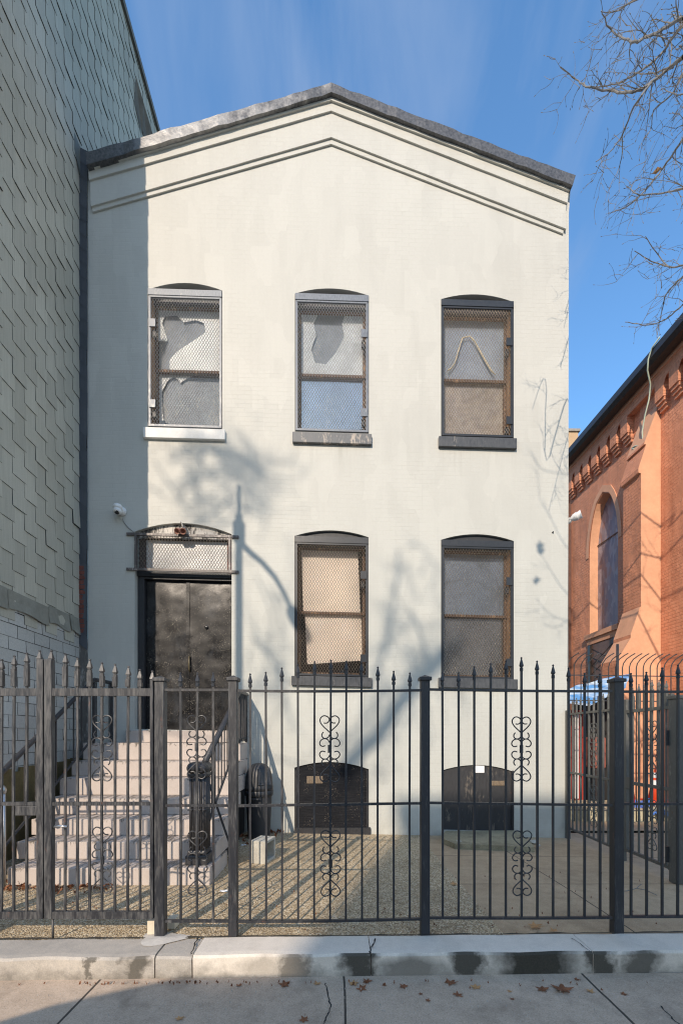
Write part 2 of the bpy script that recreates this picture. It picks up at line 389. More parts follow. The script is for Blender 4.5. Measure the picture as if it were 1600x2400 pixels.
t, c = concrete('grey_sidewalk_concrete', (0.37, 0.28, 0.20), (0.62, 0.485, 0.36), 110,
                joints=[('x', -1.60, .008), ('x', 0.05, .007), ('x', 1.70, .008), ('x', 3.35, .007), ('x', -3.25, .007), ('y', 1.35, .007)], stain=0.5)
M_WALK = t.out(c, 0.85, 0, 0.3)
t, c = concrete('mossy_pad_concrete', (0.22, 0.19, 0.12), (0.42, 0.37, 0.25), 90, stain=0.6); M_PAD = t.out(c, 0.85, 0, 0.3)
def kerb_mat(name, c0, c1, stains):
    t, c = concrete(name, c0, c1, 120, speck=False, stain=0.2)
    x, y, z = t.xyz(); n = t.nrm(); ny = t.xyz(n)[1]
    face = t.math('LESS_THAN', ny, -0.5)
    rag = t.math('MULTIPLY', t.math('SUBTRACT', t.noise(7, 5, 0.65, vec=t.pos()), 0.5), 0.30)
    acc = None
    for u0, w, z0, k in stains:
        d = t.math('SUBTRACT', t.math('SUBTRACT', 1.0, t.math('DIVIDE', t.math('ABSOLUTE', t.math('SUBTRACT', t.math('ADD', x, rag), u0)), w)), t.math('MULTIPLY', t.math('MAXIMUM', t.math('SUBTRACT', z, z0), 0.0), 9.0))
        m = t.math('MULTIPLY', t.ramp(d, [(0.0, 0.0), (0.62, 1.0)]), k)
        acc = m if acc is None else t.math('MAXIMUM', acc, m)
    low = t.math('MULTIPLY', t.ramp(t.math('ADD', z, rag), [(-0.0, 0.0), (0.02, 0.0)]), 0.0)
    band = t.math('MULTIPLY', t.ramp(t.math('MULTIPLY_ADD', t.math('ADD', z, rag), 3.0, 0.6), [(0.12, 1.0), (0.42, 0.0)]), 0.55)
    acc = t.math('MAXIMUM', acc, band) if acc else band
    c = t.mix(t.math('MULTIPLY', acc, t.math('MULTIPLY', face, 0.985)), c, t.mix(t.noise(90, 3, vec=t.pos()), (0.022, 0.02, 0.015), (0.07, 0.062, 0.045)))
    return t.out(c, 0.8, 0, 0.3)
KD = 1050.0/3.07
def kx(u): return street(u, 2260, 3.075).x
M_KERB = kerb_mat('pale_kerb_concrete', (0.62, 0.55, 0.455), (0.80, 0.715, 0.605),
    [(kx(690), .13, -.01, .75), (kx(845), .17, .0, .95), (kx(960), .35, -.08, .7), (kx(1095), .16, .0, .95), (kx(1260), .40, .0, 1.0), (kx(1405), .14, .0, .95), (kx(1500), .2, -.03, .85), (kx(620), .25, -.06, .4)])
M_BLUESTONE = kerb_mat('bluestone_kerb', (0.33, 0.305, 0.27), (0.54, 0.48, 0.40), [(kx(320), .10, -.0, .8), (kx(212), .04, -.02, .75)])
t, c = concrete('dark_asphalt', (0.035, 0.035, 0.036), (0.075, 0.074, 0.072), 150); M_ASPHALT = t.out(c, 0.9, 0, 0.3)
M_BARK = plain('grey_brown_bark', (0.21, 0.195, 0.175), 0.9, 0.35, 14, 0.5, 60)
M_LEAF = plain('rust_brown_leaf', (0.22, 0.085, 0.035), 0.8, 0.4, 20, 0.2, 80)
M_LEAF_TAN = plain('tan_dry_leaf', (0.50, 0.27, 0.11), 0.8, 0.25, 20, 0.2, 80)
M_WHITE = plain('white_plastic', (0.78, 0.78, 0.76), 0.4, 0.06, 8, 0)
M_DARKLENS = plain('black_lens', (0.02, 0.02, 0.022), 0.15, 0.1, 8, 0)
M_BLACKPLASTIC = plain('black_bin_plastic', (0.036, 0.038, 0.042), 0.5, 0.2, 8, 0.15, 120)
M_CMU = plain('grey_cinder_block', (0.46, 0.44, 0.38), 0.95, 0.25, 9, 0.7, 110)
M_CREAM = plain('cream_block_paint', (0.66, 0.58, 0.44), 0.8, 0.12, 9)
M_CEMENT = plain('pale_cement_patch', (0.52, 0.48, 0.42), 0.85, 0.2, 7, 0.5, 30)
M_BLACKWALL = plain('black_painted_masonry', (0.02, 0.021, 0.024), 0.7, 0.3, 6, 0.6, 14)
M_OCHRE = plain('mossy_ochre_boards', (0.16, 0.12, 0.05), 0.9, 0.4, 5, 0.4, 30)
M_ORANGE = plain('orange_cone_plastic', (0.80, 0.10, 0.035), 0.45, 0.1, 8, 0)
M_BLUE = plain('blue_tarp', (0.06, 0.20, 0.62), 0.4, 0.2, 5, 0.6, 9)
M_AWN = NT('blue_white_tarp'); _t = M_AWN
M_AWN = _t.out(_t.mix(_t.ramp(_t.noise(2.5, 4, 0.6, vec=_t.map((0.5, 1, 3))), [(0.42, 0.0), (0.58, 1.0)]), (0.10, 0.30, 0.62), (0.55, 0.66, 0.76)), 0.4, 0, 0.5)
M_SILVERTAPE = plain('brushed_steel', (0.5, 0.5, 0.5), 0.3, 0.15, 20, 0.1, 60, 0.9)
M_PAPER = plain('white_paper', (0.85, 0.85, 0.84), 0.8, 0.03, 8, 0)
M_BROWNBRICK, _c = painted_brick('street_brick', (0.30, 0.16, 0.11), 0.3, 0.6, rot=False); M_BROWNBRICK = M_BROWNBRICK.out(_c, 0.85)
M_YBRICK, _c = painted_brick('yellow_brick', (0.50, 0.34, 0.20), 0.4, 0.8, rot=False); M_YBRICK = M_YBRICK.out(_c, 0.85)
M_ROOFDARK = plain('dark_slate_roof', (0.05, 0.055, 0.055), 0.7, 0.3, 10, 0.5, 30)
M_GUTTER = plain('brown_black_gutter', (0.03, 0.024, 0.022), 0.4, 0.3, 8, 0.2, 30)
M_COPPER = plain('pale_green_cable', (0.50, 0.58, 0.46), 0.6, 0.1, 8, 0)
def stained():
    t = NT('stained_glass_behind_plexi')
    v = t.vor(5, vec=t.map((1, 2.2, 0.9)), out='Color'); r = t.xyz(v)[0]
    c = t.ramp(r, [(0.0, (0.16, 0.14, 0.18)), (0.4, (0.26, 0.22, 0.26)), (0.7, (0.42, 0.40, 0.45)), (0.9, (0.30, 0.13, 0.08)), (1.0, (0.40, 0.38, 0.40))])
    c = t.mix(0.4, c, (0.30, 0.27, 0.31))
    t.bump(t.noise(2.5, 3), 0.3, 0.03)
    return t.out(c, 0.38, 0, 0.35)
M_STAINED = stained()

# ================================================================== ground
GZ = lambda X, Y: max(-0.10, min(0.10, -0.0225*(X - (-0.5)))) * max(0.0, min(1.0, (Y - 4.2)/2.8)) - 0.012
def sheet(name, x0, x1, y0, y1, nx, ny, zf, m, parent=None, jit=0.0):
    b = MB(); vs = []
    for j in range(ny+1):
        for i in range(nx+1):
            X = x0 + (x1-x0)*i/nx; Y = y0 + (y1-y0)*j/ny
            vs.append((X, Y + KS*X*(1 if j == 0 and name != 'ground' else 0), zf(X, Y) + rnd.uniform(-jit, jit)))
    fs = [(j*(nx+1)+i, j*(nx+1)+i+1, (j+1)*(nx+1)+i+1, (j+1)*(nx+1)+i) for j in range(ny) for i in range(nx)]
    return b.add(vs, fs).build(name, m, parent)
struct(sheet('ground', -300, 300, -300, 300, 8, 8, lambda X, Y: -0.34, M_ASPHALT))
struct(sheet('road', -60, 60, -10.5, -1.2, 8, 2, lambda X, Y: -0.30, M_ASPHALT))
struct(sheet('yard', -6, 1.27, 3.30, 7.4, 24, 14, GZ, M_AGG))
struct(sheet('path', 1.27, 12, 3.30, 7.4, 30, 14, lambda X, Y: GZ(X, Y) , M_SLAB))
struct(sheet('alley_pavement', -12, 14, 7.4, 40, 26, 16, lambda X, Y: -0.09, M_SLAB))
sw = struct(sheet('sidewalk', -30, 30, -1.2, 3.10, 20, 2, lambda X, Y: -0.152, M_WALK))
fk = MB(); fk.box(-30, -1.36, -0.30, 30, -1.2, -0.152); struct(fk.build('street_kerb', M_KERB))
struct(sheet('far_sidewalk', -60, 60, -14, -10.5, 8, 2, lambda X, Y: -0.15, M_WALK))
# kerb between the yard and the sidewalk, in segments with cracked joints
def kerb_seg(name, uL, uR, m, lab, dz=0.0, cr=None):
    y0, y1 = 3.075, 3.345
    b = MB(); xs = []
    a = street(uL, 2237, y0).x; e = street(uR, 2237, y0).x
    n = max(4, int((e-a)/0.12)); prof = [(y0+.004, -.2), (y0, -.02), (y0+.012, -.004), (y0+.05, 0.0), (y1, 0.0), (y1, -.2)]
    vs = []
    for i in range(n+1):
        X = a + (e-a)*i/n; w = 0.004*math.sin(X*9) + rnd.uniform(-.003, .003)
        for (yy, zz) in prof:
            vs.append((X, yy + KS*X + (w if zz > -.1 and yy < y0+.1 else 0), zz + dz + (w*0.5 if zz > -.1 else 0) - (0.0)))
    k = len(prof)
    fs = [(i*k+j, (i+1)*k+j, (i+1)*k+j+1, i*k+j+1) for i in range(n) for j in range(k-1)]
    fs += [tuple(range(k)), tuple(reversed(range(n*k, n*k+k)))]
    b.add(vs, fs); o = b.build(name, m); fixnormals(o); struct(o); return o
kerb_seg('kerb', -900, 361, M_BLUESTONE, '', 0.002)
kerb_seg('kerb', 364, 449, M_BLUESTONE, '', -0.004)
kerb_seg('kerb', 452, 868, M_KERB, '', 0.006)
kerb_seg('kerb', 870, 1388, M_KERB, '', 0.004)
kerb_seg('kerb', 1390, 2600, M_KERB, '', 0.002)
def crack(px, z, w=0.004, parent=None):
    pts = [onZ(u, v, z) for u, v in px]; fine = []
    for a, b_ in zip(pts, pts[1:]):
        for i in range(5): fine.append(a.lerp(b_, i/5) + Vector((rnd.uniform(-.006, .006), rnd.uniform(-.006, .006), 0)))
    fine.append(pts[-1]); b = MB(); vs = []
    for i, p in enumerate(fine):
        t_ = (fine[min(i+1, len(fine)-1)] - fine[max(i-1, 0)]).normalized(); q = Vector((-t_.y, t_.x, 0))*w*rnd.uniform(.4, 1.2)
        vs += [(p+q)[:], (p-q)[:]]
    b.add(vs, [(2*i, 2*i+2, 2*i+3, 2*i+1) for i in range(len(fine)-1)])
    o = b.build('crack', M_GAP); struct(o); return o
crack([(762, 2303), (768, 2330), (776, 2360), (765, 2385), (757, 2400)], -0.150)
crack([(880, 2199), (868, 2222), (866, 2236)], 0.012, 0.005)
crack([(1340, 2199), (1370, 2220), (1394, 2238)], 0.010, 0.003)
crack([(1547, 2358), (1570, 2382), (1592, 2402)], -0.150, 0.004)
crack([(465, 2196), (455, 2215), (449, 2236)], 0.010, 0.006)
# dirt seam along the rear of the kerb
b = MB(); vs = []
for i in range(121):
    X = -5 + 11*i/120; vs += [(X, 3.345 + KS*X - rnd.uniform(0, .006), .0085), (X, 3.345 + KS*X + rnd.uniform(.008, .03), .0075)]
b.add(vs, [(2*i, 2*i+2, 2*i+3, 2*i+1) for i in range(120)])
o = b.build('soil', plain('dark_soil', (0.055, 0.045, 0.03), 0.95, 0.4, 20, 0.6, 60)); o['kind'] = 'stuff'; tag(o, 'dark soil and grit gathered in the seam behind the kerb', 'soil')

# ================================================================== house
FY = 7.0
def fx(u): return onY(u, 1500, FY).x
def fp(u, v, y=FY): return onY(u, v, y)
house = thing('gabled_house', 'two storey cream painted brick house with low gable and caged windows', 'house', (0, FY, 0))
def arch_loop(uL, uR, vL, vR, vC, vb, n=12):
    a, c_ = fp(uL, vL), fp(uR, vR); top = fp((uL+uR)/2, vC)
    mid = (a + c_)/2; rise = top.z - mid.z
    pts = []
    for i in range(n+1):
        s = i/n; p = a.lerp(c_, s); p.z += rise*(1-(2*s-1)**2); pts.append(p)
    zb = fp((uL+uR)/2, vb).z
    xm = (a.x+c_.x)/2
    pts.append(Vector((c_.x, FY, zb + SL*(c_.x-xm)))); pts.append(Vector((a.x, FY, zb + SL*(a.x-xm))))
    return pts
OPEN = {
 'UL': (347, 521, 679, 681, 663, 1004), 'UM': (691, 864, 688, 693, 676, 1014), 'UR': (1033, 1203, 701, 708, 690, 1025),
 'LM': (690, 863, 1256, 1259, 1243, 1586), 'LR': (1033, 1203, 1265, 1268, 1252, 1592),
 'DR': (316, 543, 1246, 1252, 1226, 1711),
 'BM': (690, 864, 1799, 1803, 1786, 1946), 'BR': (1034, 1204, 1806, 1809, 1793, 1947)}
loops = {k: arch_loop(*v) for k, v in OPEN.items()}
outer_px = [(206, 1975), (207, 1500), (205, 900), (206, 700), (207, 450), (206, 380), (776, 212), (1337, 430), (1332, 500), (1331, 1200), (1329, 1500), (1327, 1985)]
outer = [fp(u, v) for u, v in outer_px]
bm = bmesh.new()
def addloop(pts):
    vs = [bm.verts.new(p) for p in pts]; return [bm.edges.new((vs[i], vs[(i+1) % len(vs)])) for i in range(len(vs))]
edges = addloop(outer)
for lp in loops.values(): edges += addloop(lp)
bmesh.ops.triangle_fill(bm, edges=edges, use_beauty=True, use_dissolve=False)
bmesh.ops.recalc_face_normals(bm, faces=bm.faces[:])
if sum(f.normal.y for f in bm.faces) > 0: bmesh.ops.reverse_faces(bm, faces=bm.faces[:])
me = bpy.data.meshes.new('front_wall'); bm.to_mesh(me); bm.free(); me.materials.append(M_WALL)
wall = bpy.data.objects.new('front_wall', me); C.objects.link(wall); wall.parent = house; wall.location = (0, -FY, 0)
# reveals, side walls, back
for k, lp in loops.items():
    b = MB(); d = 0.13 if k[0] != 'B' else 0.05
    n = len(lp)
    for i in range(n):
        p, q = lp[i], lp[(i+1) % n]
        b.add([p[:], q[:], (q+Vector((0, d, 0)))[:], (p+Vector((0, d, 0)))[:]], [(0, 3, 2, 1)])
    b.build('window_reveal', M_WALL, house)
b = MB(); DZ = -0.5
XL, XR = outer[2].x, outer[9].x; BK = 17.0
zL, zR, zP = fp(206, 380).z, fp(1337, 430).z, fp(776, 212).z; xP = fp(776, 212).x
b.add([(XR, FY+.002, DZ), (XR-.2, BK, DZ), (XR-.2, BK, zR), (XR, FY+.002, zR)], [(0,1,2,3)])
b.build('side_wall', M_WALL, house); b = MB(); b.add([(XL, FY+.002, DZ), (XL-.2, BK, DZ), (XL-.2, BK, zL), (XL, FY+.002, zL)], [(3,2,1,0)])
b.build('side_wall', M_WALL, house)
b = MB()
b.add([(XL-.05, FY+.05, zL+.05), (xP, FY+.05, zP+.05), (xP-.2, BK, zP+.05), (XL-.25, BK, zL+.05)], [(0,1,2,3)])
b.add([(xP, FY+.05, zP+.05), (XR+.05, FY+.05, zR+.05), (XR-.15, BK, zR+.05), (xP-.2, BK, zP+.05)], [(0,1,2,3)])
b.build('roof', M_ROOFDARK, house)
# gable mouldings
def strip(name, top, bot, proud, m, back=0.05, lump=0.0, n=18):
    y = FY - proud; bmx = MB(); vs = []
    def line(pts):
        out = []
        for (p, q) in ((pts[0], pts[1]), (pts[1], pts[2])):
            for i in range(n): out.append((p[0]+(q[0]-p[0])*i/n, p[1]+(q[1]-p[1])*i/n))
        return out + [pts[2]]
    T = line(top); Bt = line(bot)
    for a_, e_ in zip(T, Bt):
        pt = fp(a_[0], a_[1], y); pb = fp(e_[0], e_[1], y)
        j = lambda s=1: rnd.uniform(-lump, lump)*s
        pt.z += j(); pb.z += j(.6) ; jy = j(.5)
        vs += [(pt.x, y+jy, pt.z), (pb.x, y+jy, pb.z), (pb.x, FY+back, pb.z), (pt.x, FY+back, pt.z)]
    fs = []
    for i in range(len(T)-1):
        for k in range(4): fs.append((i*4+k, i*4+(k+1) % 4, i*4+4+(k+1) % 4, i*4+4+k))
    L = (len(T)-1)*4
    fs += [(0,3,2,1), (L, L+1, L+2, L+3)]
    bmx.add(vs, fs); return fixnormals(bmx.build(name, m, house))
strip('coping', [(201, 357), (776, 195), (1348, 411)], [(203, 386), (776, 217), (1341, 434)], 0.155, M_COPING, 0.35, 0.012, 26)
strip('moulding', [(205, 384), (776, 216), (1338, 432)], [(207, 396), (776, 234), (1334, 446)], 0.104, M_WALL, -0.003, 0.002)
strip('moulding', [(207, 395), (776, 233), (1332, 445)], [(209, 421), (776, 259), (1329, 475)], 0.076, M_WALL, -0.003, 0.002)
strip('frieze', [(211, 420), (776, 258), (1326, 474)], [(213, 483), (776, 321), (1326, 536)], 0.050, M_WALL, -0.003, 0.002)
strip('moulding', [(215, 482), (776, 320), (1320, 535)], [(218, 496), (776, 337), (1319, 547)], 0.025, M_WALL, -0.003, 0.002)

# ---------------- windows
def quadbox(b, x0, x1, z0, z1, y0, y1, xc): b.box(x0, y0, z0, x1, y1, z1, SL, xc)
def window(key, sill_px, m_sill, label, grille_label, gm, mm, header_px, hinges, black_tymp=False, fill=None):
    uL, uR, vL, vR, vC, vb = OPEN[key]
    a, e = fp(uL, vL), fp(uR, vR); x0, x1 = a.x, e.x; xc = (x0+x1)/2
    zt = (a.z+e.z)/2; zb = fp((uL+uR)/2, vb).z; zc = fp((uL+uR)/2, vC).z; w = x1-x0; hgt = zt-zb
    # wooden frame lining the opening = the window part
    b = MB(); y0, y1 = FY+0.03, FY+0.24
    quadbox(b, x0+.003, x0+.035, zb, zt-.02, y0, y1, xc)
    win = b.build('window', M_JAMB, house, label=label); b = MB(); quadbox(b, x1-.035, x1-.003, zb, zt-.02, y0, y1, xc); b.build('window_jamb', M_JAMB, win)
    b = MB()
    quadbox(b, x0+.035, x1-.035, zt-.11, zc+.02, y0+.10, y1, xc)
    b.build('window_head', M_DARKWOOD, win); b = MB()
    quadbox(b, x0+.035, x1-.035, zb, zb+.05, y0+.02, y1, xc); b.build('window_foot', M_DARKWOOD, win)
    # sashes
    fw = 0.05; ys = FY+0.165; zm = zb + hgt*0.475; xi0, xi1 = x0+.045, x1-.045; ztop = zt-.11
    for nm, za, zz, yy in (('upper', zm-.02, ztop, ys), ('lower', zb+.05, zm+.025, ys+.035)):
        b = MB()
        quadbox(b, xi0, xi0+fw*.8, za, zz, yy, yy+.03, xc); quadbox(b, xi1-fw*.8, xi1, za, zz, yy, yy+.03, xc)
        quadbox(b, xi0+fw*.8, xi1-fw*.8, za, za+fw*.8, yy, yy+.03, xc); quadbox(b, xi0+fw*.8, xi1-fw*.8, zz-fw*.7, zz, yy, yy+.03, xc)
        b.build('sash', M_SASH, win)
        b = MB(); g0, g1 = xi0+fw*.8, xi1-fw*.8; yy2 = yy+.018
        b.add([(g0, yy2, za+.03+SL*(g0-xc)), (g1, yy2, za+.03+SL*(g1-xc)), (g1, yy2, zz-.03+SL*(g1-xc)), (g0, yy2, zz-.03+SL*(g0-xc))], [(0,1,2,3)])
        gmat = M_GLASS
        if fill and fill.get(nm+'_glass'): gmat = fill[nm+'_glass']
        b.build('pane', gmat, win)
        if fill:
            for (sn, poly, m, dy) in fill.get(nm, []):
                bb = MB(); ps = []
                for (s, q) in poly:
                    X = g0 + (g1-g0)*s; ps.append((X, yy2+.02+dy, za + (zz-za)*q + SL*(X-xc)))
                bb.add(ps, [tuple(range(len(ps)))]); bb.build(sn, m, win)
    # dark room behind
    b = MB(); b.box(x0-.02, FY+.32, zb-.02, x1+.02, FY+1.3, zc+.05); bo = b.build('room_interior', M_INTERIOR, win)
    # remove the front face of the room box so it is open towards the glass
    bmm = bmesh.new(); bmm.from_mesh(bo.data); fr = [f for f in bmm.faces if f.normal.y < -.5]; bmesh.ops.delete(bmm, geom=fr, context='FACES'); bmm.to_mesh(bo.data); bmm.free()
    if black_tymp:
        b = MB(); lp = loops[key][:13]; pts = [Vector((p.x, FY+.045, p.z)) for p in lp]
        pts += [Vector((x1, FY+.045, zt-.10+SL*(x1-xc))), Vector((x0, FY+.045, zt-.10+SL*(x0-xc)))]
        b.prism(pts, (0, .03, 0)); b.build('arch_panel', M_DARKWOOD, win)
    # sill
    su0, su1, sv0, sv1 = sill_px; yS = FY-.055
    p = fp(su0, sv0, yS); q = fp(su1, sv1, yS); zs1 = fp((su0+su1)/2, sv0, yS).z; zs0 = fp((su0+su1)/2, sv1, yS).z
    b = MB(); b.bbox(p.x, yS, zs0, q.x, FY+.10, zs1, .006); 
    b.v = [(x, y, z + SL*(x-xc)) for (x, y, z) in b.v]
    b.build('sill', m_sill, win)
    # grille
    vgt, vgb = header_px
    zg1 = fp((uL+uR)/2, vgt).z; zg0 = fp((uL+uR)/2, vgb).z; yg = FY-.008; fwid = .04; hdr = .095
    b = MB()
    quadbox(b, x0+.012, x0+.012+fwid*.8, zg0, zg1-hdr, yg, yg+.035, xc); quadbox(b, x1-.012-fwid*.8, x1-.012, zg0, zg1-hdr, yg, yg+.035, xc)
    quadbox(b, x0+.012, x1-.012, zg0-.003, zg0+fwid*.7, yg-.004, yg+.034, xc)
    quadbox(b, x0+.03, x1-.03, zg1-hdr-.028, zg1-hdr, yg-.003, yg+.034, xc)
    quadbox(b, x0+.006, x1-.006, zg1-hdr, zg1, yg-.012, yg+.03, xc)
    gr = b.build('window_grille', gm, house, label=grille_label)
    # frame of outer jamb bars, slightly dark
    for q0, q1 in ((x0, x0+.012), (x1-.012, x1)):
        b = MB(); quadbox(b, q0, q1, zb, zt-.01, FY-.002, FY+.05, xc); b.build('edge_bar', M_DARKWOOD, gr)
    # expanded metal: two families of diagonal strands
    px, pz = .0435, .0715; X0, X1, Z0, Z1 = x0+.045, x1-.045, zg0+.02, zg1-hdr-.02; b = MB()
    for sgn in (1, -1):
        kslope = pz/px*sgn; nlines = int((X1-X0 + (Z1-Z0)/abs(kslope))/px)+2
        for i in range(nlines):
            xs = (X0 + i*px) if sgn < 0 else (X1 - i*px)
            # line z = Z0 + kslope*(x-xs)
            pts = []
            xa, xb = X0, X1
            xz0 = xs; xz1 = xs + (Z1-Z0)/kslope
            lo, hi = max(X0, min(xz0, xz1)), min(X1, max(xz0, xz1))
            if hi-lo < .004: continue
            pa = Vector((lo, yg+.012, Z0+kslope*(lo-xs) + SL*(lo-xc))); pb = Vector((hi, yg+.012, Z0+kslope*(hi-xs) + SL*(hi-xc)))
            b.tube([pa, pb], .0030, 4, cap=False, rot=.4)
    b.build('wire_mesh', mm, gr)
    for (side, frac) in hinges:
        b = MB(); zz = zg0 + (zg1-zg0)*frac; hw = .075
        xx = x0+.028 if side == 'L' else x1-.028-hw-.02
        quadbox(b, xx, xx+hw+.02, zz-.06, zz+.06, yg-.016, yg-.003, xc); b.build('hinge_plate', gm, gr)
        b = MB(); xx2 = xx+.03 if side == 'L' else xx+.01
        quadbox(b, xx2, xx2+.05, zz-.17, zz-.065, yg+.04, yg+.10, xc); b.build('lock_box', M_DARKWOOD, gr)
    return win
full = lambda m, dy=.0: ('blind', [(0, 0), (1, 0), (1, 1), (0, 1)], m, dy)  # plain sheet filling a pane; the blue ones can carry a painted reflection
hole = [(0,0), (.18,0), (.18,.22), (.30,.35), (.62,.56), (.76,.66), (.74,.80), (.60,.84), (.40,.80), (.30,.90), (.10,.88), (.06,.78), (.12,.60), (.15,.5), (0,.5)]
ul_up = ('torn_sheet', [(.18,0), (1,0), (1,1), (0,1), (0,.5), (.15,.5), (.12,.60), (.06,.78), (.10,.88), (.30,.90), (.40,.80), (.60,.84), (.74,.80), (.76,.66), (.62,.56), (.30,.35), (.18,.22)], M_SHEET, 0)
ul_lo = ('torn_sheet', [(0,0), (.12,0), (.05,.35), (.04,.68), (.12,.86), (.22,.93), (.3,.9), (.34,.84), (.42,.9), (.55,.96), (.8,.97), (1,.95), (1,1), (0,1)], M_SHEET, 0)
window('UL', (335, 527, 1003, 1027), M_SILL_WHITE, 'upper left window with torn white sheet and white sill', 'silver painted window grille', M_GRILLE_SILVER, M_MESH_SILVER, (681, 1001), [('L', .75), ('L', .16)],
       fill={'upper': [ul_up, full(M_SHEET_GREY, .03)], 'lower': [ul_lo, full(M_SHEET_GREY, .03)]})
um_up = ('torn_sheet', [(0,0), (1,0), (1,1), (.72,1), (.66,.86), (.70,.66), (.56,.40), (.40,.22), (.22,.24), (.16,.45), (.24,.66), (.20,.84), (.28,1), (0,1)], plain('cloudy_grey_sheet', (0.62, 0.64, 0.64), .6, .35, 3.5, .3, 9), 0)
window('UM', (685, 871, 1014, 1038), M_SILL_WORN, 'upper middle window with sheet over dark gap', 'steel grey window grille', M_GRILLE_STEEL, M_MESH_SILVER, (692, 1011), [('R', .72), ('R', .14)],
       fill={'upper': [um_up, full(M_SHEET_GREY, .03)], 'lower': [full(M_BACKING_BLUE)], 'lower_glass': M_GLASS_MIRROR})
window('UR', (1028, 1211, 1024, 1048), M_SILL_DARK, 'upper right window with looped pale rope inside', 'dark window grille', M_GRILLE_DARK, M_MESH_DARK, (706, 1023), [('R', .70), ('R', .12)],
       fill={'upper': [full(M_BACKING_BLUE)], 'lower': [full(M_DUSTY)],})
window('LM', (683, 872, 1586, 1608), M_SILL_DARK, 'lower middle window with slipping beige blind', 'dark window grille', M_GRILLE_DARK, M_MESH_DARK, (1259, 1584), [('R', .73), ('R', .13)], True,
       fill={'upper': [('beige_blind', [(.04,0), (.97,0), (.93,.97), (0,.99)], M_BEIGE, 0)], 'lower': [('beige_blind', [(.10,.17), (1,.25), (.99,1), (.06,1)], M_BEIGE, 0)]})
window('LR', (1028, 1213, 1590, 1613), M_SILL_DARK, 'lower right window with dark lower sash', 'dark window grille', M_GRILLE_DARK, M_MESH_DARK, (1268, 1590), [('R', .71), ('R', .12)], True,
       fill={'upper': [full(plain('painted_sky_reflection', (0.15, 0.18, 0.22), .5, .35, 3, .2, 20))], 'lower': [full(M_DARKPANE)]})  # upper sheet paints the sky reflection as dark blue grey
# rope inside the upper right window
b = MB(); b.tube([fp(u, v, FY+.155) for u, v in ((1049, 868), (1058, 862), (1066, 850), (1075, 818), (1083, 792), (1100, 788), (1112, 800), (1128, 830), (1150, 868), (1160, 878))], .011, 7)
tag(b.build('rope', M_ROPE, smooth=True), 'pale rope looped into an arch inside the upper right window', 'rope')

# ---------------- door
a, e = fp(316, 1246), fp(543, 1252); x0, x1 = a.x, e.x; xc = (x0+x1)/2; yd = FY+.16
zs = 1.585
zh = fp(430, 1340).z
door = MB(); quadbox(door, x0+.004, x0+.11, zs, zh+.02, FY+.10, FY+.24, xc); quadbox(door, x1-.02, x1-.004, zs, zh+.02, FY+.10, FY+.24, xc)
quadbox(door, x0+.11, x1-.02, zh-.09, zh+.02, FY+.10, FY+.24, xc)
dfr = door.build('door_frame', M_DARKWOOD, house)
xm = fp(440, 1500, yd).x
for i, (p, q) in enumerate(((x0+.115, xm-.004), (xm+.004, x1-.022))):
    b = MB(); nx, nz = 14, 30; vs = []
    for jz in range(nz+1):
        for jx in range(nx+1):
            X = p+(q-p)*jx/nx; Z = zs+.015 + (zh-.095-zs-.015)*jz/nz
            vs.append((X, yd + .005*math.sin(X*7+i*2)*math.sin(Z*5) + (.006*max(0, (jz/nz-.9)*10)**2), Z+SL*(X-xc)*(jz/nz)))
    fs = [(jz*(nx+1)+jx, jz*(nx+1)+jx+1, (jz+1)*(nx+1)+jx+1, (jz+1)*(nx+1)+jx) for jz in range(nz) for jx in range(nx)]
    b.add(vs, fs); lf = b.build('door_leaf', M_DOOR, house, smooth=True)
    if i == 1:
        b = MB(); quadbox(b, xm-.02, xm+.03, zs+.02, zh-.10, yd-.008, yd-.002, xc); b.build('astragal', M_DOOR, lf)
        hp = fp(444, 1555, yd-.03); b = MB()
        b.tube([hp+Vector((0,.03,.12)), hp+Vector((0,-.015,.10)), hp+Vector((0,-.025,0)), hp+Vector((0,-.015,-.10)), hp+Vector((0,.03,-.12))], .012, 8)
        b.build('handle', chipped('worn_brass', (0.10, 0.08, 0.04), (0.3, 0.24, 0.12), .5, .4, False), lf, True)
        lk = fp(484, 1470, yd-.012); b = MB(); b.lathe([(.028, 0), (.028, .01), (.02, .014)], lk, 14, (0, -1, 0)); b.build('lock', M_DARKLENS, lf, True)
# back of doorway and transom
b = MB(); b.box(x0, FY+.26, zs-.1, x1, FY+.30, fp(430, 1220).z+.05); b.build('door_backing', M_GAP, house)
zt0, zt1 = fp(430, 1338).z, fp(430, 1256).z
tr = MB(); ty = FY+.10; quadbox(tr, x0+.14, x1-.09, zt0+.01, zt1-.04, ty, ty+.01, xc)
tw = tr.build('transom_pane', plain('frosted_grey_pane', (0.42, 0.43, 0.43), 0.3, 0.25, 5, 0.2, 30), house)
b = MB(); quadbox(b, x0+.02, x0+.14, zt0+.01, zt1-.02, ty-.004, ty+.02, xc); b.build('transom_jamb', M_RED, tw); b = MB(); quadbox(b, x1-.09, x1-.01, zt0+.01, zt1-.02, ty-.004, ty+.02, xc); b.build('transom_jamb', M_RED, tw)
b = MB(); lp = loops['DR'][:13]; pts = [Vector((p.x, FY+.055, p.z)) for p in lp] + [Vector((x1, FY+.055, zt1+SL*(x1-xc)-.02)), Vector((x0, FY+.055, zt1+SL*(x0-xc)-.02))]
b.prism(pts, (0, .03, 0)); b.build('arch_panel', M_TYMP, house, label='flaking white and black panel in the arch over the door')
b = MB(); quadbox(b, x0+.004, x1-.004, zt0-.07, zt0+.005, FY+.07, FY+.15, xc); b.build('transom_bar', M_DARKWOOD, house)
b = MB(); yb = FY-.03
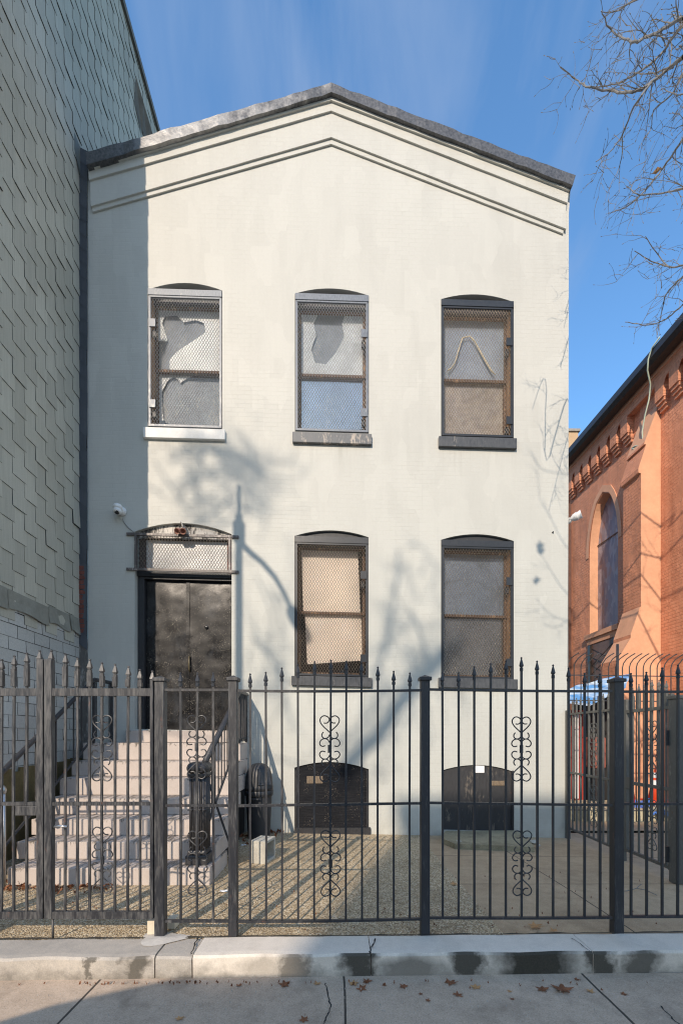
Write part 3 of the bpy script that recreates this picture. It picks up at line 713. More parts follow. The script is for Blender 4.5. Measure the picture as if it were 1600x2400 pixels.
quadbox(b, fp(298, 1256).x, fp(560, 1256).x, zt1-.018, zt1+.018, yb, yb+.028, xc)
quadbox(b, fp(298, 1256).x, fp(560, 1256).x, zt0-.018, zt0+.018, yb, yb+.028, xc)
quadbox(b, x0+.005, x0+.04, zt0+.018, zt1-.018, yb+.002, yb+.03, xc); quadbox(b, x1-.045, x1-.01, zt0+.018, zt1-.018, yb+.002, yb+.03, xc)
tg = b.build('transom_grille', chipped('rusty_transom_bar', (0.10, 0.085, 0.08), (0.42, 0.36, 0.32), .6, .45, True, 12), house)
b = MB(); px, pz = .046, .075
X0, X1, Z0, Z1 = x0+.03, x1-.03, zt0, zt1
for sgn in (1, -1):
    ks = pz/px*sgn
    for i in range(int((X1-X0 + (Z1-Z0)/abs(ks))/px)+2):
        xs = (X0+i*px) if sgn < 0 else (X1-i*px); q0, q1 = xs, xs+(Z1-Z0)/ks
        lo, hi = max(X0, min(q0, q1)), min(X1, max(q0, q1))
        if hi-lo < .004: continue
        b.tube([(lo, yb+.02, Z0+ks*(lo-xs)+SL*(lo-xc)), (hi, yb+.02, Z0+ks*(hi-xs)+SL*(hi-xc))], .0030, 4, cap=False, rot=.4)
b.build('wire_mesh', M_MESH_DARK, tg)
# ---------------- basement openings boarded up
for key, m, lab in (('BM', M_BOARD, 'wavy grained black board in the basement window opening'), ('BR', M_PANEL, 'weathered black panel in the basement opening')):
    lp = loops[key]; b = MB(); ins = [Vector((p.x, FY+.03, p.z)) for p in lp]
    b.prism(ins, (0, .03, 0)); bd = b.build('basement_board', m, house, label=lab)
    uL, uR = OPEN[key][:2]
    for uu in (uL+1, uR-5):
        b = MB(); b.box(fp(uu, 1800).x, FY-.004, fp(uu, 1946).z, fp(uu+4, 1800).x, FY+.029, fp(uu, 1806).z); b.build('edge_trim', M_DARKWOOD, bd)
    (u0, u1, v0, v1) = (719, 756, 1819, 1836) if key == 'BM' else (1148, 1181, 1830, 1841)
    p, q = fp(u0, v1, FY+.024), fp(u1, v0, FY+.024); b = MB(); b.box(p.x, FY+.02, p.z, q.x, FY+.029, q.z)
    ob = b.build('vent_grille', plain('rusty_vent_mesh', (0.20, 0.15, 0.10), .8, .4, 60), bd)
    b = MB()
    n = 10
    for i in range(n+1):
        X = p.x+(q.x-p.x)*i/n; b.box(X-.002, FY+.014, p.z, X+.002, FY+.0195, q.z)
    b.build('vent_slat', M_MESH_DARK, ob)
b = MB(); p, q = fp(690, 1948, FY-.05), fp(868, 1940, FY-.05); b.box(p.x, FY-.05, p.z-.06, q.x, FY-.003, q.z); b.build('basement_sill', M_DARKWOOD, house)
p, q = fp(1112, 1811, FY+.02), fp(1134, 1794, FY+.02); b = MB(); b.box(p.x, FY+.018, p.z, q.x, FY+.021, q.z)
tag(b.build('notice', M_PAPER), 'blank white paper notice stuck to the right basement panel', 'notice')
# tiny wall fittings
b = MB(); b.lathe([(.012, 0), (.012, .02), (.006, .03)], fp(1294, 1248), 10, (0, -1, 0)); b.build('anchor_bolt', M_DARKLENS, house)

# ---------------- lamps and camera on the wall
cam_t = thing('security_camera', 'white turret security camera on the shaded wall left of the door', 'camera', fp(283, 1198))
c0 = fp(289, 1200); d = Vector((-.55, -.75, -.12)).normalized()
b = MB(); b.lathe([(.0, 0), (.062, .0), (.066, .012), (.06, .04), (.045, .06), (.03, .075)], c0, 20, (-.2, -1, 0)); b.build('mount', M_WHITE, cam_t, True)
c1 = fp(276, 1193, FY-.11); b = MB(); b.lathe([(0, -.07), (.045, -.068), (.06, -.05), (.064, -.02), (.062, -.018), (.062, .0), (.066, .002), (.07, .02), (.068, .045), (.05, .066), (0, .072)], c1, 22, (.05, .1, 1)); b.build('housing', M_WHITE, cam_t, True)
b = MB(); b.lathe([(0, -.03), (.036, -.02), (.04, 0), (.03, .02), (0, .026)], c1+Vector((-.0, -.028, -.055)), 18, (-.1, -.8, -.6)); b.build('lens', M_DARKLENS, cam_t, True)
b = MB(); b.tube([fp(287, 1215, FY-.012), fp(292, 1226, FY-.01), fp(300, 1236, FY-.01), fp(309, 1243, FY-.01), fp(316, 1249, FY-.01)], .005, 6); b.build('cable', plain('grey_cable', (.25, .24, .23), .6), cam_t, True)
fl = thing('floodlight_holder', 'paint spattered twin socket floodlight over the front door', 'lamp', fp(428, 1240))
b = MB(); bc = fp(430, 1240, FY-.02)
b.lathe([(0, 0), (.05, .0), (.05, .03), (.036, .05), (0, .055)], bc+Vector((0, .06, 0)), 16, (0, -1, 0)); b.tube([bc+Vector((0, -.01, .01)), bc+Vector((-.03, -.03, .10))], .013, 8); b.build('base', M_TYMP, fl, True)
for dx, dv in ((-.09, -.4), (.04, .3)):
    b = MB(); ax = Vector((dx*3, -.8, -.55)).normalized(); b.lathe([(.018, 0), (.022, .04), (.04, .06), (.046, .13), (.046, .14), (.038, .135), (.03, .09), (0, .085)], bc+Vector((dx*.3, -.0, -.01)), 16, ax); b.build('socket', chipped('rusty_socket', (.30, .14, .10), (.62, .56, .5), .6, .7, False, 20), fl, True)
fl2 = thing('floodlight', 'white twin head floodlight on the far right corner of the house', 'lamp', fp(1334, 1212))
for dx, dz in ((.03, .0), (.09, .03)):
    b = MB(); b.lathe([(.022, 0), (.03, .03), (.055, .06), (.065, .11), (.066, .12), (.055, .115), (0, .10)], fp(1332, 1214, FY+.08)+Vector((dx-.02, 0, dz-.03)), 18, (.75, -.55, .25)); b.build('lamp_head', M_WHITE, fl2, True)
b = MB(); b.lathe([(.045, 0), (.045, .03), (.02, .05)], fp(1331, 1216, FY+.1)-Vector((.0, 0, .03)), 16, (1, 0, 0)); b.build('base', M_WHITE, fl2, True)

# ================================================================== shingled neighbour on the left
MS = -0.0229
WX = fx(186)
def wx(Y): return WX + MS*(Y-FY)
nb = thing('shingled_building', 'tall neighbour with grey shingle siding over brick patterned siding', 'building', (WX, FY, 0))
TOPZ = 15.2; Y0W, Y1W = 4.0, 14.0; ZB = 3.12
b = MB(); b.add([(wx(Y0W), Y0W, -.3), (wx(Y1W), Y1W, -.3), (wx(Y1W), Y1W, TOPZ), (wx(Y0W), Y0W, TOPZ), (-14, Y0W, -.3), (-14, Y0W, TOPZ), (-14, Y1W, TOPZ), (-14, Y1W, -.3)],
    [(0,1,2,3), (4,0,3,5), (3,2,6,5), (1,7,6,2)]); b.build('wall_body', M_GAP, nb)
def tiles(name, items, m, parent):
    b = MB(); tone = []
    for (y0, y1, z0, z1, tl, th, tilt) in items:    # slab with the foot standing proud
        xa0, xa1 = wx(y0), wx(y1)
        j = tilt
        vs = [(xa0+.004+th+j, y0, z0), (xa1+.004+th+j, y1, z0), (xa1+.006, y1, z1), (xa0+.006, y0, z1), (xa0-.002, y0, z0), (xa1-.002, y1, z0), (xa1-.002, y1, z1), (xa0-.002, y0, z1)]
        b.add(vs, [(0,1,2,3), (4,5,1,0), (5,6,2,1), (7,4,0,3), (6,7,3,2)]); tone += [tl]*8
    me_o = b.build(name, m, parent); me_o.data.materials.append(M_GAP)
    for k_, pl_ in enumerate(me_o.data.polygons): pl_.material_index = 0 if k_ % 5 == 0 else 1  # black edge faces paint the shade lines between tiles
    at = me_o.data.attributes.new('tone', 'FLOAT', 'POINT')
    for i, q in enumerate(tone): at.data[i].value = q
    return fixnormals(me_o)
items = []; cw, ch = 0.215, 0.40
ncol = int((Y1W-Y0W)/cw)
for i in range(ncol):
    ya = Y0W + i*cw; off = (i % 2)*ch*0.5 + (i*0.055) % ch * 0
    z = ZB - .2 + off
    while z < TOPZ:
        zz = z + rnd.uniform(-.012, .012)
        z_end = min(zz+ch*1.06, TOPZ+.02)
        if zz > ZB-.25:
            items.append((ya, ya+cw+.038, zz, z_end, rnd.random(), .012, max(0, rnd.gauss(0, .003)) + (rnd.uniform(.004, .012) if rnd.random() < .03 else 0)))
        z += ch
tiles('shingle_siding', items, M_SHINGLE, nb)
items = []
for r_ in range(24):
    z0 = ZB + .06 - (r_+1)*.158
    if z0 < -.4: break
    y = Y0W - (r_ % 2)*.16
    while y < FY+.0:
        y1 = min(y+.318, FY-.0)
        if y1 > Y0W+.01: items.append((max(y, Y0W)+.003, y1-.003, z0+rnd.uniform(0, .006), z0+.156, rnd.random()**.7, .007, max(0, rnd.gauss(0, .003))))
        y += .32
tiles('brick_siding', items, M_BRICKSIDING, nb)
# flared course between the two claddings, curling and ragged
b = MB(); y = Y0W
while y < FY-.02:
    y1 = min(y + rnd.choice((.5, .62, .8)), FY-.02); zj = rnd.uniform(-.015, .015); fl_ = rnd.uniform(.03, .055)
    n = 6; vs = []
    for i in range(n+1):
        yy = y + (y1-y-.012)*i/n; c_ = fl_ + .012*math.sin(i*1.3+y*3)
        tz = .018*(y-Y0W)
        vs += [(wx(yy)+.018, yy, ZB+.14+zj+tz), (wx(yy)+c_*.6, yy, ZB+.02+zj+tz), (wx(yy)+c_, yy, ZB-.10+zj+tz+.02*math.sin(i*.9))]
    b.add(vs, [(i*3+k, i*3+k+1, i*3+3+k+1, i*3+3+k) for i in range(n) for k in range(2)]); y = y1
o = b.build('flared_course', plain('olive_grey_felt', (0.27, 0.26, 0.215), .9, .2, 8, .3, 60), nb)
# slate strip where the neighbour meets the house
X0s, X1s = WX-.01, fx(208)
b = MB(); 
zt_ = fp(200, 345).z
z = zt_; k = 0
tone = []
while z > 3.0:
    zz = z-.22; jx = rnd.uniform(-.012, .004)
    b.add([(X0s, FY-.01, z), (X1s+jx, FY-.03, z-.10), (X1s+jx, FY-.034, zz-.12), (X0s, FY-.016, zz)], [(0,1,2,3)]); z = zz; tone += [rnd.random()]*4
o = b.build('slate_strip', M_SLATE, nb)
at = o.data.attributes.new('tone', 'FLOAT', 'POINT')
for i, q in enumerate(tone): at.data[i].value = q
b = MB()                      # ragged gap with old brick showing below the strip
b.box(X0s, FY-.012, 0, X1s-.01, FY+.05, 3.0); b.build('corner_board', chipped('rotten_corner', (.12, .115, .105), (.30, .29, .27), .8, .9, True, 6), nb)
b = MB(); zz = 3.0
for i in range(14):
    b.box(X0s+.02, FY-.022-rnd.uniform(0, .008), 3.1+i*.075, X1s-.03-rnd.uniform(0, .03), FY-.011, 3.1+i*.075+.06)
b.build('exposed_brick', plain('dark_red_brick', (.17, .06, .045), .9, .3, 14, .5, 40), nb)
# roof edge trim and lifted felt on top
b = MB(); b.box(wx(10)-.2, Y0W, TOPZ-.02, wx(10)+.06, Y1W, TOPZ+.10)
b.v = [(x + (wx(y)-wx(10)), y, z) for x, y, z in b.v]; b.build('roof_edge', plain('brown_grey_edge', (.19, .175, .15), .9, .3, 6), nb)
b = MB()
for i in range(5):
    yy = 9.0+i*.35; b.add([(wx(yy)+.03, yy, TOPZ-.5-.9*i*.0), (wx(yy)+.10, yy+.18, TOPZ-.75), (wx(yy)+.03, yy+.3, TOPZ-1.3), (wx(yy)+.02, yy-.05, TOPZ-1.1)], [(0,1,2,3)])
b.build('loose_felt', plain('lifted_felt', (.16, .14, .11), .9, .3, 6), nb)
# step flashing tucks against the gable end
b = MB(); p = fp(200, 350); b.add([(WX+.02, FY-.16, p.z+.05), (WX+.03, FY-.02, p.z+.0), (WX+.03, FY-.02, p.z-.45), (WX+.02, FY-.16, p.z-.2)], [(0,1,2,3)]); b.build('flashing', plain('grey_flashing', (.17, .175, .15), .7, .2, 5), nb)
# ochre boards at the foot of the neighbour
b = MB(); y = 3.9
while y < 6.9:
    b.box(wx(y)+.03, y, -.1, wx(y)+.055, y+.135, 1.02+rnd.uniform(-.03, .02) + .05*(y-4)); y += .14
tag(b.build('board_fence', M_OCHRE), 'mossy ochre boards standing along the foot of the shingled wall', 'boards')

# ================================================================== stoop
XA, XB = -3.50, -1.30
stoop = thing('stoop', 'pink painted concrete front steps with eight risers', 'steps', (-2.4, 5.5, 0))
Y1s, TR = 4.55, 0.315
zk = [0.0, .167, .356, .54, .735, .95, 1.155, 1.40]
def sx(u, k): return onY(u, 1900, Y1s+TR*(k-1)).x
xl = [None, sx(18, 1), sx(39, 2), sx(74, 3), sx(107, 4), sx(140, 5), sx(168, 6), sx(195, 7)]
xr = [None, sx(492, 1), sx(507, 2), sx(523, 3), sx(535, 4), sx(547, 5), sx(556, 6), sx(563, 7)]
for k in range(1, 8):
    yf = Y1s + TR*(k-1); b = MB()
    b.bbox(xl[k], yf, zk[k-1]+(.002 if k > 1 else -.05), xr[k], min(yf+.72, FY-.002) if k < 7 else FY-.002, zk[k], .008)
    b.v = [(x, y, z + (-.004*(x+2.4))) for x, y, z in b.v]
    b.build('step', M_STAIR, stoop)
b = MB(); b.bbox(fp(303, 1700).x, FY-.12, zk[7]+.002, fp(548, 1700).x, FY+.255, 1.585, .008); b.build('door_step', M_STAIR, stoop)
for k in range(3, 8):
    yf = Y1s + TR*(k-1); b = MB(); b.box(xl[k]+.06, yf+.05, -.05, xr[k]-.05, (yf+.364 if k < 7 else FY-.004), zk[k-1]-.004); b.build('side_wall', M_BLACKWALL, stoop)
# ------- newel post
nw = thing('newel_post', 'black cast iron newel post with scrolled top on the lowest step', 'post')
nX, nY, nz = onY(466, 1900, 4.72).x, 4.74, zk[1]; nw.location = (nX, nY, nz)
w = .088
b = MB(); b.bbox(nX-.115, nY-.115, nz, nX+.115, nY+.115, nz+.10, .014); b.bbox(nX-.10, nY-.10, nz+.10, nX+.10, nY+.10, nz+.15, .02); b.build('plinth', M_IRON, nw)
b = MB(); b.bbox(nX-w+.008, nY-w+.008, nz+.15, nX+w-.008, nY+w-.008, nz+.98, .006)
for i in range(4):
    X = nX - w*.75 + i*w*.5; b.tube([(X, nY-w+.006, nz+.16), (X, nY-w+.006, nz+.9)], .014, 8)
for i in range(4):
    Y = nY - w*.75 + i*w*.5; b.tube([(nX+w-.006, Y, nz+.16), (nX+w-.006, Y, nz+.9)], .014, 8)
for zz in (.56, .60): b.bbox(nX-w-.008, nY-w-.008, nz+zz, nX+w+.008, nY+w+.008, nz+zz+.014, .005)
b.build('shaft', M_IRON, nw, True)
b = MB()
for dx in (-.048, .048):
    prof = []
    b.tube([(nX+dx, nY-.115, nz+1.0), (nX+dx, nY-.07, nz+1.0), (nX+dx, nY+.10, nz+1.0)], [.045, .062, .062], 16)
    b.lathe([(0, -.06), (.03, -.055), (.05, -.03), (.058, 0), (.05, .03), (0, .06)], (nX+dx, nY-.085, nz+1.0), 14, (0, 1, 0))
b.bbox(nX-.10, nY-.10, nz+.90, nX+.10, nY+.10, nz+.96, .02); b.build('cap', M_IRON, nw, True)
# ------- railings
def railing(name, label, X, top, bot, nb_, dx=0.0, hw=.028, land=None, xin=0.0):
    r_ = thing(name, label, 'railing', (X, top[0][0], bot[0][1]))
    b = MB(); b.tube([(X+dx*i, y, z) for i, (y, z) in enumerate(top)], hw, 8); b.build('handrail', M_IRON, r_, True)
    b = MB(); b.tube([(X, y, z) for (y, z) in bot], .016, 6); b.build('bottom_rail', M_IRON, r_)
    def interp(line, y):
        for (ya, za), (yb_, zb_) in zip(line, line[1:]):
            if ya <= y <= yb_: return za+(zb_-za)*(y-ya)/(yb_-ya)
        return line[-1][1]
    ya, yb_ = bot[0][0], bot[-1][0]
    for i in range(nb_):
        y = ya + (yb_-ya)*(i+.5)/nb_
        b = MB(); b.bar((X, y, interp(bot, y)), (X, y, interp(top, y)), .014); b.build('baluster', M_IRON, r_)
    return r_
rl = railing('stair_railing', 'left iron stair railing running up beside the shingled wall', xl[2]-.02, [(4.35, .93), (4.5, 1.0), (6.40, 2.28), (6.46, 2.31), (6.97, 2.32)], [(4.56, .24), (6.42, 1.47), (6.97, 1.48)], 13)
b = MB(); X = xl[2]-.02; b.bar((X, 6.44, 1.40), (X, 6.44, 2.31), .03); b.build('rail_post', M_IRON, rl)
b = MB(); b.bar((X, 6.95, 1.40), (X, 6.95, 2.31), .03); b.build('rail_post', M_IRON, rl)
rr = railing('stair_railing', 'right iron stair railing climbing from the newel post to the door', -1.40, [(4.78, 1.22), (6.38, 2.10), (6.46, 2.14), (6.97, 2.14)], [(4.82, .50), (6.42, 1.46), (6.97, 1.47)], 15, hw=.034)
b = MB(); b.bar((-1.40, 6.44, 1.40), (-1.40, 6.44, 2.14), .035); b.build('rail_post', M_IRON, rr)
b = MB(); b.bar((-1.40, 6.95, 1.40), (-1.40, 6.95, 2.14), .035); b.build('rail_post', M_IRON, rr)
b = MB()
for i in range(7): b.tube([(-1.385-rnd.uniform(0, .03), 6.46+i*.075, 1.42), (-1.385, 6.46+i*.075+rnd.uniform(-.02, .02), 2.12)], .011, 6)
b.build('infill_bar', M_IRON, rr)
pp = onZ(10, 2078, 0); bp_t = thing('pipe_post', 'galvanised pipe post with round cap at the far left of the steps', 'post', pp)
b = MB(); b.tube([pp, pp+Vector((0, 0, .92))], .017, 10); b.build('pipe', M_SILVERTAPE, bp_t, True)
b = MB(); b.lathe([(.02, -.02), (.035, .0), (.04, .03), (.034, .06), (.015, .08), (0, .083)], pp+Vector((-.02, 0, .93)), 16); b.build('cap', M_SILVERTAPE, bp_t, True)
b = MB(); b.tube([onY(491, 1838, 4.9), onY(505, 1880, 4.95), onY(522, 1930, 5.02), onY(538, 1976, 5.1), onY(541, 2000, 5.1)], .013, 8)
tag(b.build('rod', M_BLACKPLASTIC, smooth=True), 'thin black rod leaning beside the right stair railing', 'rod')

# ================================================================== bin, blocks, papers
bc = onZ(616, 1952, GZ(-1, 6.6)); bc = Vector((bc.x, 6.62, GZ(-1, 6.6)))
bin_ = thing('trash_can', 'black round trash can with domed swing lid beside the steps', 'bin', bc)
b = MB(); b.lathe([(.155, 0), (.16, .02), (.188, .60), (.19, .62), (.205, .63), (.207, .66), (.207, .70), (.20, .71)], bc, 28); b.build('barrel', M_BLACKPLASTIC, bin_, True)
b = MB(); b.lathe([(.205, .705), (.205, .76), (.20, .78), (.192, .90), (.175, .98), (.14, 1.05), (.09, 1.09), (.03, 1.105), (0, 1.106)], bc, 28); dl = b.build('dome_lid', M_BLACKPLASTIC, bin_, True)
fd = Vector((.55, -.83, 0)).normalized(); sd = Vector((fd.y*-1, fd.x, 0)); cc = bc + fd*.155
b = MB(); P_ = lambda s, f_, z: cc + sd*s + fd*f_ + Vector((0, 0, z))
b.add([P_(-.10, .055, .80), P_(.10, .055, .80), P_(.085, .0, 1.02), P_(-.085, .0, 1.02), P_(-.10, -.05, .80), P_(.10, -.05, .80), P_(.085, -.08, 1.05), P_(-.085, -.08, 1.05)], [(0,1,2,3), (3,2,6,7), (1,5,6,2), (0,3,7,4), (0,4,5,1)])
b.build('hood', M_BLACKPLASTIC, dl)
b = MB(); b.add([P_(-.075, .053, .83), P_(.075, .053, .83), P_(.065, .016, .985), P_(-.065, .016, .985)], [(0,1,2,3)]); b.build('flap', M_DARKLENS, dl)
hh = bc + Vector((-.02, -.205, .60)); b = MB(); b.tube([hh+Vector((-.08, .01, .03)), hh+Vector((-.07, -.03, .0)), hh+Vector((.07, -.03, 0)), hh+Vector((.08, .01, .03))], .013, 8); b.build('handle', M_BLACKPLASTIC, bin_, True)
# cinder block standing on end
def block():
    w_, d_, h_ = .20, .30, .27; t_ = .034
    b = MB()
    b.bbox(-w_/2, -d_/2, 0, -w_/2+.05, d_/2, h_, .006)
    b.bbox(-w_/2+.048, -d_/2, 0, w_/2, -d_/2+t_, h_, .006); b.bbox(-w_/2+.048, d_/2-t_, 0, w_/2, d_/2, h_, .006)
    b.bbox(-w_/2+.048, -d_/2+t_-.002, 0.0, w_/2, d_/2-t_+.002, t_, .006); b.bbox(-w_/2+.048, -d_/2+t_-.002, h_-t_, w_/2, d_/2-t_+.002, h_, .006)
    return b
bl = block(); o = bpy.data.objects.new('cinder_block', bl.mesh('cinder_block', M_CMU)); C.objects.link(o)
q = onZ(612, 2022, 0); o.location = (q.x+.0, q.y+.13, -.012); o.rotation_euler = (0, 0, R(-15)); tag(o, 'hollow grey cinder block standing on the yard beside the steps', 'block')
b = MB(); p0, p1 = street(348, 2186, 3.42), street(366, 2156, 3.42); b.bbox(p0.x, 3.38, -.005, p1.x, 3.47, p1.z, .004)
tag(b.build('brick', M_CREAM), 'cream painted brick wedged left of the gate post', 'brick')
b = MB(); p0, p1 = street(394, 2182, 3.55), street(414, 2153, 3.55); b.bbox(p0.x, 3.50, -.005, p1.x, 3.60, p1.z+.01, .004)
tag(b.build('brick', M_CREAM), 'broken cream brick lying right of the gate post', 'brick')
# cement pad under the gate post
b = MB(); c_ = onZ(375, 2200, .012); vs = [c_[:]]; n = 22
for i in range(n):
    a_ = 2*math.pi*i/n; rr_ = .13*(1+.25*math.sin(3*a_+1)+rnd.uniform(-.1, .1)); vs.append((c_.x+rr_*1.25*math.cos(a_), c_.y+.02+rr_*.85*math.sin(a_), .0065))
vs[0] = (c_.x, c_.y, .022); b.add(vs, [(0, 1+i, 1+(i+1) % n) for i in range(n)]); struct(b.build('cement_footing', M_CEMENT))
# raised pad by the right basement window
b = MB(); pa = onZ(1046, 1986, -.02); n = 40
fl_, fr_ = onZ(1066, 1978, 0.03), onZ(1262, 1983, 0.03); bl_, br_ = Vector((onY(1043, 1950, 6.95).x, 6.95, .03)), Vector((onY(1210, 1950, 6.95).x, 6.95, .03))
top = [fl_ + Vector((0, .02, 0)), fr_ + Vector((-.05, .02, -.02)), fr_+Vector((-.02, .12, -.02)), br_, bl_, fl_+Vector((-.10, .35, 0))]
b.prism([t_ + Vector((0, 0, -.12)) for t_ in top], (0, 0, .12)); pad = fixnormals(b.build('concrete_pad', M_PAD)); struct(pad)
# rubble crumbs at the pad edge and fallen bits
b = MB()
for (u, v, s) in ((1075, 1976, .05), (1082, 1980, .035), (1250, 1976, .06), (1260, 1982, .03), (1021, 1946, .03), (1030, 1944, .03)):
    p = onZ(u, v, 0.0); bmx = bmesh.new(); bmesh.ops.create_icosphere(bmx, subdivisions=2, radius=s)
    bmx.verts.index_update()
    for w_ in bmx.verts: w_.co *= 1+rnd.uniform(-.2, .2); w_.co.z *= .6
    b.add([(w_.co+p+Vector((0, 0, s*.2)))[:] for w_ in bmx.verts], [tuple(x.index for x in f.verts) for f in bmx.faces]); bmx.free()
o = b.build('rubble', M_CMU); o['kind'] = 'stuff'; tag(o, 'grey concrete crumbs at the edge of the raised pad', 'rubble')
def paper(u, v, lab, s=.045):
    p = onZ(u, v, .0); b = MB(); n = 5; vs = []
    for i in range(n):
        for j in range(4): vs.append((p.x+(i/(n-1)-.5)*s*1.6, p.y+(j/3-.5)*s, .004+rnd.uniform(0, s*.22)))
    b.add(vs, [(i*4+j, i*4+4+j, i*4+5+j, i*4+1+j) for i in range(n-1) for j in range(3)]); tag(b.build('litter', M_PAPER), lab, 'litter')
paper(571, 1982, 'crumpled white paper on the ground left of the cinder block')
paper(524, 2090, 'crumpled white tissue on the yard behind the narrow fence panel', .045)

# ================================================================== iron fence
def FS(u, v, dy=0.0): return onY(u, v, 3.36+dy, KS)
ZU = lambda v: FS(780, v).z
SCROLL = [[(0,-110), (-18,-128), (-40,-148), (-58,-170), (-65,-192), (-57,-211), (-38,-222), (-16,-216), (-3,-200), (-8,-183), (-22,-173), (-40,-174)],
          [(-42,-113), (-52,-100), (-52,-83), (-40,-71), (-22,-70), (-8,-80), (0,-96)],
          [(0,-40), (-8,-56), (-24,-68), (-45,-67), (-62,-54), (-68,-36), (-60,-21), (-46,-16), (-30,-21)]]
def scroll(b, c, k=.001107, r_=.0048):
    for sv in (1, -1):
        for sh in (1, -1):
            for ln in SCROLL:
                pts = [Vector((c.x + sh*x*k, c.y + KS*sh*x*k, c.z - sv*y*k)) for x, y in ln]
                sm = []
                for i in range(len(pts)-1):           # Catmull-Rom
                    p0, p1, p2, p3 = pts[max(i-1, 0)], pts[i], pts[i+1], pts[min(i+2, len(pts)-1)]
                    for s in (0, .34, .67):
                        sm.append(.5*((2*p1)+(p2-p0)*s+(2*p0-5*p1+4*p2-p3)*s*s+(3*p1-p0-3*p2+p3)*s**3))
                b.tube(sm + [pts[-1]], r_, 5)
    b.tube([c+Vector((0, 0, -.03)), c+Vector((0, 0, .03))], .014, 8)
FIN = [(.0135, 0), (.0135, .022), (.0085, .024), (.0085, .028), (.0135, .029), (.0135, .034), (.0175, .038), (.016, .046), (.006, .086), (.0045, .090), (.0075, .094), (.0075, .100), (.002, .105)]
pic_cache = {}
def picket(parent, u_top, u_bot, vt, vb, w=.0148, sleeve=False, finial=True):
    pt = FS(u_top, vt); pb = FS(u_bot, vb); X = (pt.x+pb.x)/2; Y = 3.36+KS*X
    b = MB(); zt = pt.z-.105
    jx, jy = rnd.gauss(0, .0022), rnd.gauss(0, .002)
    b.tube([(X, Y, pb.z), (X+rnd.gauss(0, .0012), Y, pb.z*.6+zt*.4), (X+jx, Y+jy, zt)], w*.7071, 4, rot=math.pi/4)
    b.lathe([(.0, -.006), (w*.72, -.004), (w*.72, .004), (0, .006)], (X, Y, ZU(1886)+.011), 6)
    if sleeve: b.bar((X, Y, ZU(1614)+.01), (X, Y, zt+.004), .029)
    p_ = b.build('picket', M_FENCE, parent)
    if finial:
        b = MB(); b.lathe([(r_*(1.25 if sleeve else 1), h_) for r_, h_ in FIN], (X+jx, Y+jy, zt), 8 if not sleeve else 4, rot=math.pi/4 if sleeve else 0); b.build('finial', M_FENCE, p_)
    return X, Y
fence = thing('iron_fence', 'black iron picket fence with spear tips and scrolls along the front', 'fence', (0, 3.36, 0))
def post(uL, uR, vt, vb, parent, Y0=3.36, capw=.012):
    a_, e_ = onY(uL, 1900, Y0, KS), onY(uR, 1900, Y0, KS); w_ = e_.x-a_.x; zt = onY((uL+uR)/2, vt, Y0, KS).z; zb = min(0.0, onY((uL+uR)/2, vb, Y0, KS).z); Xc = (a_.x+e_.x)/2; Yc = Y0+KS*Xc + w_*.3
    b = MB(); b.bbox(Xc-w_/2, Yc-w_/2, zb-.02, Xc+w_/2, Yc+w_/2, zt-.035, .004); p_ = b.build('fence_post', M_FENCE, parent)
    b = MB(); h = w_/2+capw; b.bbox(Xc-h, Yc-h, zt-.045, Xc+h, Yc+h, zt-.018, .004)
    b.add([(Xc-h+.004, Yc-h+.004, zt-.02), (Xc+h-.004, Yc-h+.004, zt-.02), (Xc+h-.004, Yc+h-.004, zt-.02), (Xc-h+.004, Yc+h-.004, zt-.02), (Xc, Yc, zt)], [(0,1,4), (1,2,4), (2,3,4), (3,0,4)])
    b.build('post_cap', M_FENCE, p_)
for (a_, e_, t_, q_) in ((363, 386, 1583, 2196), (535.5, 556, 1582, 2192), (986, 1006.5, 1581, 2194), (1437, 1459, 1585, 2192)): post(a_, e_, t_, q_, fence)
post(-196, -166, 1583, 2196, fence); post(-470, -448, 1583, 2196, fence)
post(1945, 1967, 1585, 2190, fence)
def rail(parent, uL, vL, uR, vR, hpx=6, name='rail', wy=.026, m=None, seg=1, sag=0.0):
    a_, e_ = FS(uL, vL), FS(uR, vR); hz_ = hpx/311.0; b = MB()
    n = 8; vs = []
    for i in range(n+1):
        s = i/n; p = a_.lerp(e_, s); z = p.z - sag*4*s*(1-s)
        for dy, dz in ((-wy/2, -hz_/2), (-wy/2, hz_/2), (wy/2, hz_/2), (wy/2, -hz_/2)): vs.append((p.x, p.y+dy, z+dz))
    fs = [(i*4+k, i*4+(k+1) % 4, i*4+4+(k+1) % 4, i*4+4+k) for i in range(n) for k in range(4)] + [(0,3,2,1), (n*4, n*4+1, n*4+2, n*4+3)]
    b.add(vs, fs); return fixnormals(b.build(name, m or M_FENCE, parent))
# panel behind the narrow opening
for v0, v1 in ((1617, 1617), (1888, 1888), (2158, 2158.5)): rail(fence, 388, v0, 537, v1, 5.5)
for u, ub in ((423, 425), (461, 463), (499, 501)): picket(fence, u, ub, 1576, 2157)
